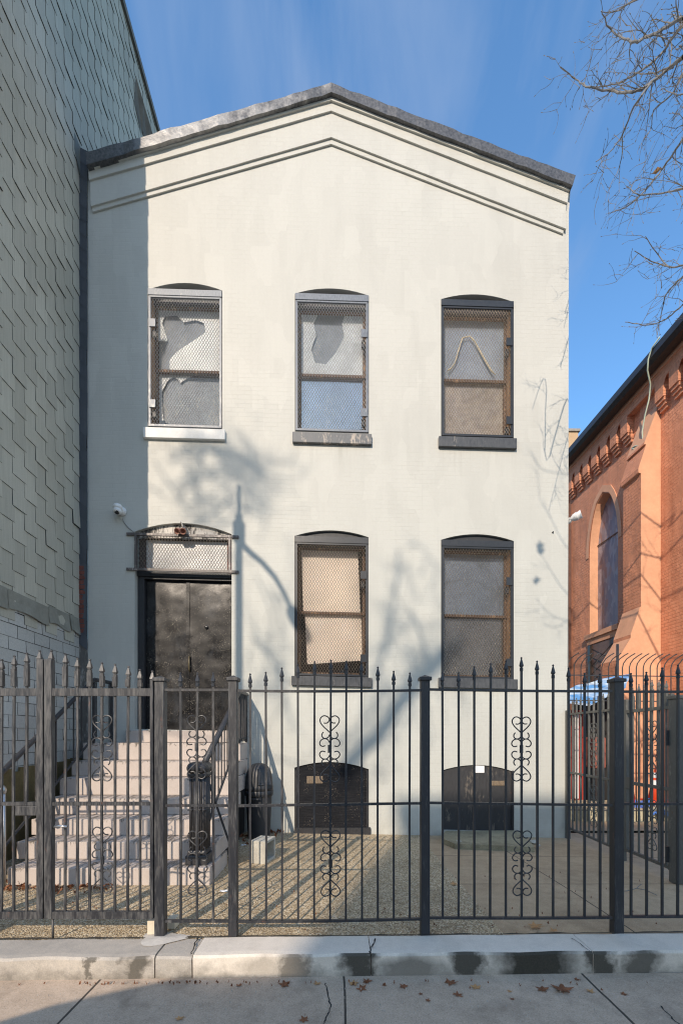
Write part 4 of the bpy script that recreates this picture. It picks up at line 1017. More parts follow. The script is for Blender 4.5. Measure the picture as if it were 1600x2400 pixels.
# wide panels
for (vL, vR, sg) in ((1619, 1618, .006), (1888.5, 1882.5, 0.0), (2159, 2153, .006)): rail(fence, 558, vL, 986, vR, 5.5, sag=sg)
us = [585, 622.5, 659.5, 697.5, 735, 772, 809, 847, 883.5, 920.5, 958]; ub = [587, 624.5, 662, 699.5, 737, 774.5, 811.5, 849, 886.5, 924, 961.5]
vt = [1578, 1574, 1564, 1556, 1549, 1546, 1548, 1551, 1562, 1572, 1576]
for i in range(11): picket(fence, us[i], ub[i], vt[i], 2155)
for (vL, vR, sg) in ((1616, 1620, .004), (1881.5, 1887, 0.0), (2150.5, 2150, .003)): rail(fence, 1006, vL, 1432, vR, 5.5, sag=sg)
us = [1035, 1072, 1108.5, 1146, 1182.5, 1220, 1256.5, 1293, 1330, 1367, 1403]; ub = [1038.5, 1075.5, 1113, 1149.5, 1186.5, 1223, 1260, 1297, 1333.5, 1370.5, 1407]
vt = [1574, 1575, 1561, 1554, 1547, 1540, 1548, 1557, 1564, 1577, 1578]
for i in range(11): picket(fence, us[i], ub[i], vt[i], 2148)
for (v0, v1) in ((1621, 1622), (1884, 1885), (2148, 2147)): rail(fence, 1455, v0, 1945, v1, 5.5)
for i, tv in enumerate([1577, 1574, 1564, 1557, 1550, 1543, 1549, 1556, 1563, 1573, 1577]): picket(fence, 1475.5+i*36.4, 1479.5+i*36.4, tv, 2146)
for (u, vs_) in ((461.5, ((1678, 1824), (1949, 2096))), (773, ((1678, 1832), (1947, 2100))), (1221.5, ((1680, 1831), (1947, 2099))), (1659, ((1680, 1831), (1947, 2099)))):
    for k_, (v0, v1) in enumerate(vs_):
        c_ = FS(u + (1.5 if k_ else -.5), (v0+v1)/2); b = MB(); scroll(b, c_, k=(v1-v0)/311/444.0); b.build('scrollwork', M_FENCE, fence)
for v0, v1 in ((1617, 1617), (1888, 1888), (2158, 2158)): rail(fence, -448, v0, -196, v1, 5.5)
for i in range(6): picket(fence, -232-i*37, -231-i*37, 1576, 2157)
# gates
def gate_leaf(label, u0s, u1s, pick, tips, scr, stile_in, extra=None):
    g = thing('iron_gate', label, 'gate', FS((u0s+u1s)/2, 2196))
    b = MB()
    for uu, w_, vt_ in stile_in:
        a_, e_ = FS(uu, 1600), FS(uu+w_, 1600); b.bbox(a_.x, a_.y-.022, FS(uu, 2152).z, e_.x, a_.y+.022, FS(uu, vt_).z, .003)
    g_s = b.build('stile', M_FENCE, g)
    rail(g, u0s, 1622.5, u1s, 1622.5, 17, wy=.035); rail(g, u0s, 1883.5, u1s, 1883.5, 8, wy=.03); rail(g, u0s, 2143.5, u1s, 2144, 16.5, wy=.035)
    for u, tv in zip(pick, tips): picket(g, u, u+1.5, tv, 2140, sleeve=True)
    for (u, tv) in (extra or []):
        p_ = FS(u, tv); b = MB(); b.lathe([(r_*1.3, h_) for r_, h_ in FIN], (p_.x, p_.y, p_.z-.105), 4, rot=math.pi/4); b.build('finial', M_FENCE, g_s)
    for (u, v0, v1) in scr:
        b = MB(); scroll(b, FS(u, (v0+v1)/2), k=(v1-v0)/311/444.0); b.build('scrollwork', M_FENCE, g)
    return g
gr_ = gate_leaf('right leaf of the iron double gate, shut in front of the steps', 126, 356, [152.5, 181, 210, 239, 269, 299, 328], [1531, 1541, 1544, 1552, 1555, 1560, 1568], [(239.5, 1678, 1829), (240.5, 1940, 2092)], [(108, 18, 1546), (354, 7.5, 1594)], [(121, 1523), (357.5, 1571)])
gl_ = gate_leaf('left leaf of the iron double gate, with the square lock plate', -150, 92, [63, 32.5, 4, -25, -55, -85, -115], [1529, 1536, 1544, 1553, 1557, 1561, 1568], [(-26, 1678, 1829), (-25, 1940, 2092)], [(90, 15.5, 1546), (-158, 9, 1594)], [(94, 1523)])
b = MB(); a_, e_ = FS(38, 1911), FS(90, 1889); b.bbox(a_.x, a_.y-.012, a_.z, e_.x, a_.y+.012, e_.z, .003); b.build('lock_plate', M_FENCE, gl_)
b = MB(); b.tube([FS(127, 1941), FS(130, 1937, -.02), FS(140, 1936, -.05), FS(158, 1937.5, -.06)], .009, 8); b.build('handle', M_SILVERTAPE, gr_, True)
b = MB(); p_ = FS(124.5, 2150); b.tube([p_, Vector((p_.x, p_.y, -.01))], .008, 8); b.build('drop_bolt', M_FENCE, gr_, True)

# ================================================================== side fence towards the church
XSF = 3.60
sf = thing('side_fence', 'grey iron picket fence running back along the house to its corner', 'fence', (XSF, 6, 0))
def ssx(Y): return 3.63 + .044*(Y-6.95)
def sbar(a_, e_, w_, name, parent, m=M_FENCE): b = MB(); b.bar(a_, e_, w_); return b.build(name, m, parent)
M_SIDE = chipped('grey_weathered_iron', (0.10, 0.098, 0.088), (0.20, 0.19, 0.165), .5, .6, True, 10)
for z0 in (1.84, 0.93, 0.06): sbar((ssx(6.95), 6.95, z0), (ssx(5.55), 5.55, z0), .03, 'rail', sf, M_SIDE)
sbar((ssx(6.98)-.02, 6.98, -.15), (ssx(6.98)-.02, 6.98, 1.9), .06, 'fence_post', sf, M_SIDE)
sbar((ssx(5.55), 5.55, -.05), (ssx(5.55), 5.55, 1.95), .05, 'fence_post', sf, M_SIDE)
for i in range(11):
    y = 6.86-i*.122; p_ = sbar((ssx(y), y, .06), (ssx(y), y, 1.96+.02*math.sin(i)), .02, 'picket', sf, M_SIDE)
    b = MB(); b.lathe([(r_*1.1, h_) for r_, h_ in FIN], (ssx(y), y, 1.955+.02*math.sin(i)), 6); b.build('finial', M_SIDE, p_)
def yscroll(parent, y, zc, hgt, m):
    b = MB(); k = hgt/444.0
    for sv in (1, -1):
        for sh in (1, -1):
            for ln in SCROLL: b.tube([(ssx(y+sh*x*k), y+sh*x*k, zc-sv*yy*k) for x, yy in ln], .0055, 5)
    b.build('scrollwork', m, parent)
yscroll(sf, 6.25, 1.38, .60, M_SIDE); yscroll(sf, 6.25, .52, .58, M_SIDE)
sg = thing('side_gate', 'grey iron gate with scrolls hung on the post at the right', 'gate', (ssx(5), 5, 0))
for z0 in (1.80, .93, .10): sbar((ssx(5.48), 5.48, z0), (ssx(4.70), 4.70, z0+.005), .036, 'rail', sg, M_SIDE)
for y in (5.48, 4.70): sbar((ssx(y), y, .08), (ssx(y), y, 1.95), .04, 'stile', sg, M_SIDE)
for i in range(6):
    y = 5.36-i*.117; p_ = sbar((ssx(y), y, .10), (ssx(y), y, 1.80), .018, 'picket', sg, M_SIDE)
    sbar((ssx(y), y, 1.82), (ssx(y), y, 1.98+.05*math.sin(i*.6)), .03, 'sleeve', p_, M_SIDE)
    b = MB(); b.lathe([(r_*1.2, h_) for r_, h_ in FIN], (ssx(y), y, 1.98+.05*math.sin(i*.6)), 4); b.build('finial', M_SIDE, p_)
yscroll(sg, 5.01, 1.37, .60, M_SIDE); yscroll(sg, 5.01, .50, .56, M_SIDE)
b = MB(); b.box(ssx(5.4)-.02, 5.38, .86, ssx(5.4)+.02, 5.5, 1.0); b.build('lock_box', M_SIDE, sg)
gp = thing('gate_post', 'square iron gate post with cap right of the side gate', 'post', (ssx(4.5), 4.5, 0))
b = MB(); X = ssx(4.6)-.01; b.bbox(X-.05, 4.55, -.02, X+.05, 4.65, 1.88, .005); b.build('shaft', M_SIDE, gp)
b = MB(); b.bbox(X-.062, 4.538, 1.88, X+.062, 4.662, 1.92, .008); b.build('cap', M_SIDE, gp)
b = MB(); b.tube([(X-.055, 4.66, 1.40), (X-.055, 4.66, 1.56)], .02, 8); b.build('hinge', M_FENCE, gp)
b = MB(); b.tube([(X-.055, 4.66, .18), (X-.055, 4.66, .34)], .02, 8); b.build('hinge', M_FENCE, gp)

# fence with bent tops across the alley
cf = thing('bent_top_fence', 'tall iron fence with outward bent tops across the church alley', 'fence', (5, 7.7, 0))
b0 = 7.72
for v in (1581, 1640, 1897):
    p = onY(1250, v, b0); e_ = onY(1700, v+6, b0); b = MB(); b.bar(p, e_, .016); b.build('rail', M_IRON, cf)
i = 0; u = 1328
while u < 1690:
    bx_, zt_ = onY(u, 1560, b0).x, onY(u, 1560+ (u-1328)*.012, b0).z; zb_ = onY(u, 1925, b0).z
    b = MB(); b.tube([(bx_, b0, zb_), (bx_, b0, zt_-.02), (bx_+.012, b0-.01, zt_+.05), (bx_+.05, b0-.035, zt_+.12), (bx_+.11, b0-.07, zt_+.175), (bx_+.155, b0-.10, zt_+.205)], .0095, 6); b.build('bent_bar', M_IRON, cf, True)
    u += 16.2; i += 1
b = MB(); p = onY(1446, 1510, b0-.05); b.tube([(p.x, b0-.05, -.1), (p.x, b0-.05, p.z)], .022, 8); b.build('fence_post', M_IRON, cf, True)

# ================================================================== church on the right
CXW = 7.45
def cX(Y, d=0.0): return CXW + MS*(Y-10) - d          # d: distance proud of the wall
church = thing('brick_church', 'terracotta painted brick church side with buttress and lancet window', 'church', (CXW, 10, 0))
def ch_at(u, v, d=0.0):                                # where a sight line meets the wall plane
    r_ = ray(u, v); X0 = CXW - MS*10 - d; t_ = X0/(r_.x - MS*r_.y); return Vector((r_.x*t_, r_.y*t_, H+r_.z*t_))
ZE = ch_at(1600, 800).z
e1 = ch_at(1333, 1094); ZE = (ZE + e1.z)/2
YA, YB_ = 7.9, 16.5
def cbox(b, y0, y1, z0, z1, d0, d1):                   # slab on the wall from y0..y1, proud from d0 to d1
    vs = []
    for z in (z0, z1):
        for (y, d) in ((y0, d1), (y1, d1), (y1, d0), (y0, d0)): vs.append((cX(y, d), y, z))
    b.add(vs, [(0,3,2,1), (4,5,6,7), (0,1,5,4), (1,2,6,5), (2,3,7,6), (3,0,4,7)])
# wall with lancet opening
wy0, wy1 = ch_at(1447, 1400).y, ch_at(1381, 1400).y
zs_ = ch_at(1440, 1466).z; zt_ = ch_at(1409, 1158).z; zsp = zt_-1.45
def lancet(y0, y1, zb, zsp_, zt2, n=9):
    ym = (y0+y1)/2; pts = [(y0, zb), (y0, zsp_)]
    for i in range(1, n+1):
        s = i/n; pts.append((y0+(ym-y0)*(1-math.cos(s*math.pi/2))**1.15 if False else y0+(ym-y0)*(1-math.sqrt(max(0, 1-s**1.75))), zsp_+(zt2-zsp_)*s))
    m_ = [(y1-(y-y0), z) for y, z in reversed(pts[1:-1])]
    return pts + m_ + [(y1, zb)]
LP = lancet(wy0, wy1, zs_, zsp, zt_)
bm = bmesh.new()
ed = addloop([Vector((cX(y), y, z)) for y, z in ((YA, -.3), (YB_, -.3), (YB_, ZE), (YA, ZE))]) + addloop([Vector((cX(y), y, z)) for y, z in LP])
bmesh.ops.triangle_fill(bm, edges=ed, use_beauty=True)
bmesh.ops.recalc_face_normals(bm, faces=bm.faces[:])
me = bpy.data.meshes.new('nave_wall'); bm.to_mesh(me); bm.free(); me.materials.append(M_CHURCH)
o = bpy.data.objects.new('nave_wall', me); C.objects.link(o); o.parent = church; o.location = (-CXW, -10, 0)
b = MB()
for (y, z), (y2, z2) in zip(LP, LP[1:]+LP[:1]): b.add([(cX(y), y, z), (cX(y2), y2, z2), (cX(y2, -.26), y2, z2), (cX(y, -.26), y, z)], [(0,1,2,3)])
b.build('window_jamb', M_CHURCH_TRIM, church)
b = MB(); b.add([(cX(y, -.24), y, z) for y, z in LP], [tuple(range(len(LP)))]); wn = b.build('lancet_window', M_STAINED, church)
b = MB(); ym = (wy0+wy1)/2
for zz in (zs_+2.6,): b.tube([(cX(wy0, -.22), wy0, zz), (cX(wy1, -.22), wy1, zz)], .014, 5)
b.build('mullion', M_GUTTER, wn)
b = MB(); cbox(b, wy0-.12, wy1+.12, zs_-.14, zs_, -.35, .10); cbox(b, wy0-.06, wy1+.06, zs_-.30, zs_-.142, -.002, .05); b.build('window_sill', M_CHURCH_TRIM, wn)
b = MB(); HM = lancet(wy0-.16, wy1+.16, zsp-.1, zsp, zt_+.22); HI = lancet(wy0-.02, wy1+.02, zsp-.1, zsp, zt_+.03)
for i in range(len(HM)-1):
    (a0, b0_), (a1, b1_) = HM[i], HM[i+1]; (c0_, d0_), (c1_, d1_) = HI[i], HI[i+1]
    b.add([(cX(a0, .018), a0, b0_), (cX(a1, .018), a1, b1_), (cX(c1_, .018), c1_, d1_), (cX(c0_, .018), c0_, d0_)], [(0,1,2,3)])
    b.add([(cX(a0, .018), a0, b0_), (cX(a1, .018), a1, b1_), (cX(a1), a1, b1_), (cX(a0), a0, b0_)], [(3,2,1,0)])
b.build('hood_mould', M_CHURCH_TRIM, wn)
b = MB(); cbox(b, wy0+.1, wy1-.15, .2, zs_-.32, .002, .03); lw = b.build('lower_panel', plain('brown_leaded_panel', (.16, .10, .08), .6, .3, 6), church)
b = MB(); cbox(b, wy0-.0, wy0+.1, .2, zs_-.32, .002, .08); cbox(b, wy1-.15, wy1-.02, .2, zs_-.32, .002, .08)
for i in range(16):
    z = .4+i*.24
    if z+.55 < zs_-.32:
        b.tube([(cX(wy0+.1, .034), wy0+.1, z), (cX(wy1-.15, .034), wy1-.15, z+.5)], .008, 4); b.tube([(cX(wy0+.1, .034), wy0+.1, z+.5), (cX(wy1-.15, .034), wy1-.15, z)], .008, 4)
b.build('panel_frame', M_GUTTER, lw)
# corbel table
b = MB(); zn = ZE-.42
cbox(b, YA, YB_, ZE-.16, ZE+.02, -.01, .26); cbox(b, YA, YB_, ZE-.28, ZE-.163, -.01, .20); b.build('cornice', M_CHURCH_TRIM, church)
by0, by1 = ch_at(1547, 1100).y, ch_at(1547, 1100).y+.62
zc_ = ch_at(1444, 1019).z; zc0 = ch_at(1444, 1052).z
b = MB(); cbox(b, YA, YB_, zc_+.02, ZE-.283, -.01, .17); b.build('frieze_band', M_CHURCH, church)
y = by0-.38; cor = []
pitch = .425
ys_ = [by0-.30-i*pitch for i in range(7)] + [by1+.28+i*pitch for i in range(12)]
for y in ys_:
    if not (YA < y < YB_-.4): continue
    b = MB(); wd = .26
    cbox(b, y, y+wd, zc0, zc_+.018, -.01, .17)
    for k_, (dd, hh) in enumerate(((.14, .075), (.10, .075), (.06, .075))):
        z1_ = zc0 - k_*.078 - .002; cbox(b, y+.015, y+wd-.015, z1_-.074, z1_, -.01, dd)
    # pointed head of the slot beside it
    b.add([(cX(y+wd, .168), y+wd, zc_+.018), (cX(y+pitch, .168), y+pitch, zc_+.018), (cX(y+pitch, .168), y+pitch, zc_-.16), (cX(y+wd+(pitch-wd)*.5, .168), y+wd+(pitch-wd)*.5, zc_-.0)], [(0,3,2,1)])
    b.build('corbel', M_CHURCH, church)
# gutter, eave and roof
b = MB(); 
eg0, eg1 = ZE-.23, ZE-.05
vs = []; prof = [(.24, eg0), (.42, eg0+.02), (.50, eg0+.10), (.50, eg0+.26), (.30, eg0+.27), (.2, eg0+.1)]
for y in (YA-1, YB_): 
    for d_, z in prof: vs.append((cX(y, d_), y, z))
k_ = len(prof); b.add(vs, [(i, (i+1) % k_, k_+(i+1) % k_, k_+i) for i in range(k_)] + [tuple(range(k_)), tuple(reversed(range(k_, 2*k_)))])
fixnormals(b.build('gutter', M_GUTTER, church))
b = MB(); b.add([(cX(YA-1, .46), YA-1, eg0+.285), (cX(YB_, .46), YB_, eg0+.285), (cX(YB_, -4), YB_, eg0+3.6), (cX(YA-1, -4), YA-1, eg0+3.6)], [(0,1,2,3)]); b.build('roof', M_ROOFDARK, church)
b = MB(); b.tube([(cX(YA, .235), YA, ZE-.02), (cX(YB_, .235), YB_, ZE-.02)], .018, 6); b.build('eave_trim', M_COPPER, church)
# buttress: three stages with weathered slopes; profile in (d, z), extruded along y
def buttress(y0, y1, prof, name):
    b = MB(); pts = [Vector((cX(y0, d_), y0, z)) for d_, z in prof]; b.prism(pts, Vector((cX(y1)-cX(y0), y1-y0, 0))); o_ = fixnormals(b.build(name, M_CHURCH_TRIM, church)); o_.data.materials.append(M_CHURCH)
    for p_ in o_.data.polygons:
        if p_.normal.x < -.95: p_.material_index = 1
    return o_
dA = CXW + MS*(by0-10) - ch_at(1547, 1100).y*0 - (by0*((1506-CX)/F+math.tan(TH)))
zA = ch_at(1500, 1098, dA).z; zB2 = ch_at(1547, 935).z
z4, z5, z6 = ch_at(1500, 1424, dA).z, ch_at(1490, 1484, dA+.2).z, ch_at(1450, 1548, dA+.45).z
prof = [(-.02, -.2), (dA+.55, -.2), (dA+.55, z6), (dA+.24, z5-.08), (dA+.24, z5), (dA+.02, z4+.02), (dA, z4), (dA, zA-.12), (dA+.06, zA-.10), (dA+.06, zA), (dA-.12, zA+.55), (dA-.12+.05, zA+.55), (dA-.09, zA+.62), (.04, zB2-.1), (.04, zB2+.3), (-.02, zB2+.3)]
buttress(by0, by1, prof, 'buttress')
# brown pipe at the far end
b = MB(); p = ch_at(1338, 1400); b.box(p.x-.10, p.y, -.2, p.x+.05, p.y+.12, ch_at(1338, 1180).z); b.build('downpipe', plain('rust_brown_pipe', (.12, .06, .045), .7, .3, 6), church)
# cable hanging from the roof
cb = [(1527, 815), (1518, 842), (1516, 868), (1523, 900), (1520, 935), (1510, 975), (1504, 1010), (1505, 1030), (1498, 1044), (1486, 1046), (1480, 1050), (1492, 1054)]
b = MB(); pts = [ch_at(u, v, .52) for u, v in cb[:3]] + [ch_at(u, v, .30 + .02*math.sin(i)) for i, (u, v) in enumerate(cb[3:8])] + [ch_at(u, v, .32) for u, v in cb[8:]]
pts = [ch_at(1545, 790, .52)] + pts
b.tube(pts, .016, 6); tag(b.build('cable', M_COPPER, smooth=True), 'pale green cable dangling from the church gutter over the buttress', 'cable')

# ---------------- alley clutter
ledge = MB(); la, lb = onZ(1330, 1912, -.05), onZ(1600, 1935, -.05)
vs = []
n = 16
for i in range(n+1):
    X = 4.2 + 3.6*i/n; yy = 8.3 + .12*math.sin(i*1.7) + rnd.uniform(-.03, .03); hh = .13 + .03*math.sin(i*.9)
    vs += [(X, yy, -.1), (X, yy+.03, hh), (X, yy+1.2, hh+.02), (X, yy+1.2, -.1)]
ledge.add(vs, [(i*4+k, i*4+4+k, i*4+5+k, i*4+1+k) for i in range(n) for k in range(3)] + [(0,1,2,3), (n*4+3, n*4+2, n*4+1, n*4)])
tag(ledge.build('stone_ledge', plain('pale_yellow_rubble', (.46, .40, .27), .9, .35, 6, .8, 12)), 'low pale rubble ledge across the alley behind the bent top fence', 'ledge')
def cone(u, v_top, v_bot, Y, label):
    bt = onY(u, v_bot, Y); tp = onY(u, v_top, Y); h_ = tp.z-bt.z; g = thing('traffic_cone', label, 'traffic cone', bt, 'traffic cones in the church alley')
    b = MB(); b.bbox(bt.x-.19, bt.y-.19, bt.z, bt.x+.19, bt.y+.19, bt.z+.035, .01); b.build('base', M_ORANGE, g)
    R_ = lambda s: .14-(.14-.025)*s
    b = MB(); b.lathe([(R_(0), .035), (R_(1), h_-.02), (.018, h_)], bt, 18); b.build('body', M_ORANGE, g, True)
    for s0, s1 in ((.45, .62), (.70, .86)):
        b = MB(); b.lathe([(R_(s0)+.003, .035+(h_-.055)*s0), (R_(s1)+.003, .035+(h_-.055)*s1)], bt, 18); b.f = b.f[:-2]; b.build('reflective_band', M_WHITE, g, True)
cone(1470, 1795, 1882, 9.0, 'orange traffic cone with white bands half hidden by the fence post')
cone(1536, 1798, 1878, 8.75, 'orange traffic cone with white bands behind the blue tarp')
b = MB(); vs = []; n = 10
for i in range(n+1):
    u = 1484+ (1600-1484)*i/n
    for j, (vv, yy) in enumerate(((1874, 8.75), (1884, 8.6), (1896, 8.45), (1903, 8.32), (1910, 8.28))):
        q = onY(u + rnd.uniform(-3, 3), vv + 5*math.sin(i*1.4+j) , yy); vs.append(q[:])
b.add(vs, [(i*5+j, i*5+5+j, i*5+6+j, i*5+1+j) for i in range(n) for j in range(4)])
tag(b.build('tarp', M_BLUE, smooth=True), 'crumpled bright blue tarp thrown over the rubble ledge', 'tarp')
# red shed with white post under a tarpaulin awning
sh = thing('red_shed', 'red painted shed front at the back of the alley', 'shed', onY(1360, 1875, 9.6))
p, q = onY(1336, 1878, 9.6), onY(1372, 1664, 9.6); b = MB(); b.box(p.x-.3, 9.6, p.z-.2, q.x, 9.75, q.z); b.build('front', plain('bright_red_paint', (.48, .045, .025), .6, .25, 8), sh)
b = MB(); 
for i in range(5): b.box(p.x+.08*i, 9.585, p.z, p.x+.08*i+.006, 9.599, q.z)
b.build('board_joint', M_GAP, sh)
p, q = onY(1372, 1878, 9.9), onY(1428, 1630, 9.9); b = MB(); b.box(p.x, 9.9, p.z-.2, q.x, 10.4, q.z); b.build('dark_opening', M_GAP, sh)
p, q = onY(1347, 1872, 9.3), onY(1355, 1670, 9.3); b = MB(); b.bbox(p.x, 9.3, p.z, q.x, 9.37, q.z, .006); tag(b.build('post', M_WHITE), 'white post standing in front of the red shed', 'post')
aw = MB(); vs = []; n = 10; m_ = 6
top_px = [(1322, 1622), (1350, 1606), (1380, 1600), (1410, 1592), (1440, 1583), (1475, 1580)]
bot_px = [(1322, 1650), (1350, 1650), (1380, 1655), (1410, 1640), (1430, 1628), (1465, 1612)]
for (a_, e_) in zip(top_px, bot_px):
    for j in range(m_+1):
        s = j/m_; q = onY(a_[0]+(e_[0]-a_[0])*s, a_[1]+(e_[1]-a_[1])*s, 9.4-.5*s); q.z += .03*math.sin(a_[0]*.1+j*1.1); vs.append(q[:])
aw.add(vs, [(i*(m_+1)+j, (i+1)*(m_+1)+j, (i+1)*(m_+1)+j+1, i*(m_+1)+j+1) for i in range(5) for j in range(m_)])
tag(aw.build('awning', M_AWN, smooth=True), 'sagging blue and white tarpaulin awning over the alley', 'awning')
tc = thing('terracotta_box', 'dark red rounded bin standing beside the dark opening', 'bin', onY(1405, 1800, 9.4))
p, q = onY(1393, 1802, 9.4), onY(1421, 1727, 9.4); b = MB(); b.bbox(p.x, 9.4, p.z, q.x, 9.8, q.z, .05); b.build('body', plain('shade_darkened_red', (.30, .09, .06), .8, .25, 8), tc)  # base red darkened to paint in the alley shade
b = MB(); b.bbox(p.x+.03, 9.43, -.08, q.x-.03, 9.77, p.z, .01); b.build('pedestal', M_GUTTER, tc)
# chimney building far behind
cb_ = thing('brick_chimney', 'yellow brick chimney stack showing beyond the church eave', 'chimney', onY(1340, 1040, 30))
p, q = onY(1310, 1100, 30), onY(1354, 1012, 30); b = MB(); b.box(p.x, 30, -.3, q.x, 32, q.z); b.build('stack', M_YBRICK, cb_)
b = MB(); b.box(p.x-.1, 29.9, q.z, q.x+.1, 32.1, q.z+.16); b.build('cap', plain('grey_stone_cap', (.3, .27, .23), .8), cb_)

# ================================================================== trees
def twig(b, p, d, L, r_, depth, rg, sag=0.0):
    n = 4; pts = [p]; q = p.copy(); dd = d.normalized(); rs = [r_]
    for i in range(n):
        dd = (dd + Vector((rg.gauss(0, .16), rg.gauss(0, .16), rg.gauss(0, .16) + sag))).normalized()
        q = q + dd*(L/n); pts.append(q.copy()); rs.append(r_*(1-.7*(i+1)/n))
    b.tube(pts, rs, 5 if r_ > .006 else 4)
    if depth <= 0:                                    # bud at the tip
        b.lathe([(r_*.4, 0), (r_*1.1, .006), (r_*.9, .014), (.0005, .022)], pts[-1], 5, dd); return
    for i in range(1, n+1):
        for k in range(1 if i < n else 2):
            if rg.random() < .80:
                side = Vector((rg.gauss(0, 1), rg.gauss(0, .7), rg.gauss(0, 1))).normalized()
                t_ = (pts[i]-pts[i-1]).normalized()
                twig(b, pts[i].lerp(pts[i-1], rg.random()*.5), (t_*.75 + side*.75), L*rg.uniform(.38, .7), max(.0027, r_*.6), depth-1, rg, sag)
def limb(b, pts, r0, r1, rg, tw_len=.5, dens=3.0, depth=2, sag=0.0, skip=0.0, bias=None):
    # smooth the polyline, then sprout twigs along it
    sm = []
    for i in range(len(pts)-1):
        p0, p1, p2, p3 = pts[max(i-1, 0)], pts[i], pts[i+1], pts[min(i+2, len(pts)-1)]
        for s in (0, .2, .4, .6, .8):
            sm.append(.5*((2*p1)+(p2-p0)*s+(2*p0-5*p1+4*p2-p3)*s*s+(3*p1-p0-3*p2+p3)*s**3) + Vector((rg.gauss(0, r0*.18), rg.gauss(0, r0*.18), rg.gauss(0, r0*.18))))
    sm.append(pts[-1]); n = len(sm)
    b.tube(sm, [r0+(r1-r0)*i/(n-1) for i in range(n)], 7)
    tot = 0
    for i in range(1, n):
        seg = sm[i]-sm[i-1]; tot += seg.length*dens
        while tot > 1:
            tot -= 1
            if i/n < skip: continue
            side = Vector((rg.gauss(0, 1), rg.gauss(0, .8), rg.gauss(0, 1)))
            if bias: side += bias
            r_ = max(.003, (r0+(r1-r0)*i/n)*.5)
            twig(b, sm[i].lerp(sm[i-1], rg.random()), seg.normalized()*.7+side.normalized()*.8, tw_len*rg.uniform(.5, 1.2), min(r_, .008), depth, rg, sag)
    return sm
rg = random.Random(21)
tree = thing('street_tree', 'bare street tree whose twiggy limbs hang into the sky at upper right', 'tree', (5.6, -.6, -.15))
b = MB(); tp_ = [Vector((5.6, -.6, -.2)), Vector((5.62, -.55, 1.5)), Vector((5.5, -.4, 3.2)), Vector((5.6, 0, 5.2)), Vector((5.7, .6, 7.5)), Vector((5.6, 1.2, 10))]
b.tube(tp_, [.26, .21, .19, .17, .13, .08], 12); b.build('trunk', M_BARK, tree, True)
CR = lambda pts, Y: [onY(1280+x*.34, y*.34, Y + .35*math.sin(x*.02+Y)) for x, y in pts]
VIS = [
 ([(1250,-60), (1100,20), (941,115), (800,200), (700,250), (610,290), (540,275), (450,215), (400,130), (375,80)], 4.9, .026, .005),
 ([(1300,-250), (1060,20), (941,170), (860,270), (800,360), (700,450), (580,530), (470,580), (330,600)], 5.1, .024, .006),
 ([(1350,60), (1120,230), (941,390), (830,480), (720,570), (600,630), (440,625), (300,600), (200,545), (95,460)], 4.4, .026, .004),
 ([(720,575), (665,640), (590,760), (520,930), (440,1040), (340,1115)], 4.4, .013, .004),
 ([(520,930), (520,1060), (490,1180), (455,1245)], 4.4, .007, .003),
 ([(1250,120), (1050,330), (941,500), (860,650), (740,760), (720,880), (680,950)], 5.2, .016, .004),
 ([(1300,380), (1080,720), (941,950), (830,1120), (720,1260), (590,1400), (470,1455)], 5.0, .019, .005),
 ([(1250,1290), (1080,1310), (941,1300), (850,1320), (730,1340), (620,1335), (550,1280)], 4.6, .014, .004),
 ([(1180,1700), (1060,1820), (941,1830), (850,1840), (770,1760), (680,1630)], 4.8, .015, .004),
 ([(850,1840), (720,1800), (605,1730)], 4.8, .008, .004),
 ([(1200,1650), (1060,1780), (941,1900), (830,2020), (790,2160), (760,2330)], 5.0, .015, .004),
 ([(1200,1900), (1050,2030), (941,2100), (820,2200), (700,2240), (540,2220)], 4.9, .014, .004),
 ([(1250,500), (1080,560), (941,650), (860,640), (800,610)], 4.5, .010, .004),
 ([(1200,-150), (1000,-60), (820,-40), (640,-10), (470,80), (380,85)], 4.8, .018, .004)]
for pts, Y, r0, r1 in VIS:
    b = MB(); limb(b, CR(pts, Y), r0*.8, r1*.8, rg, .30, 3.7, 1, -.05, 0.0)
    b.build('branch', M_BARK, tree)
# boughs that carry the visible limbs back to the trunk, high over the pavement
b = MB()
for base, tip in ((tp_[4], CR([(1350, 60)], 4.7)[0]), (tp_[5], CR([(1300, -250)], 5.1)[0]), (tp_[3], CR([(1300, 380)], 5.0)[0]), (tp_[2], CR([(1180, 1700)], 4.8)[0]), (tp_[2], CR([(1200, 1900)], 4.9)[0]), (tp_[3], CR([(1250, 1290)], 4.6)[0]), (tp_[5], CR([(1250, -60)], 4.9)[0])):
    mid = base.lerp(tip, .5) + Vector((.1, 0, .3)); limb(b, [base, base.lerp(mid, .5)+Vector((rg.uniform(-.2, .2), rg.uniform(-.2, .2), .15)), base.lerp(mid, .8)+Vector((rg.uniform(-.25, .25), rg.uniform(-.25, .25), 0)), mid, tip], .032, .016, rg, .6, 2.5, 1, skip=.1)
b.build('bough', M_BARK, tree, True)
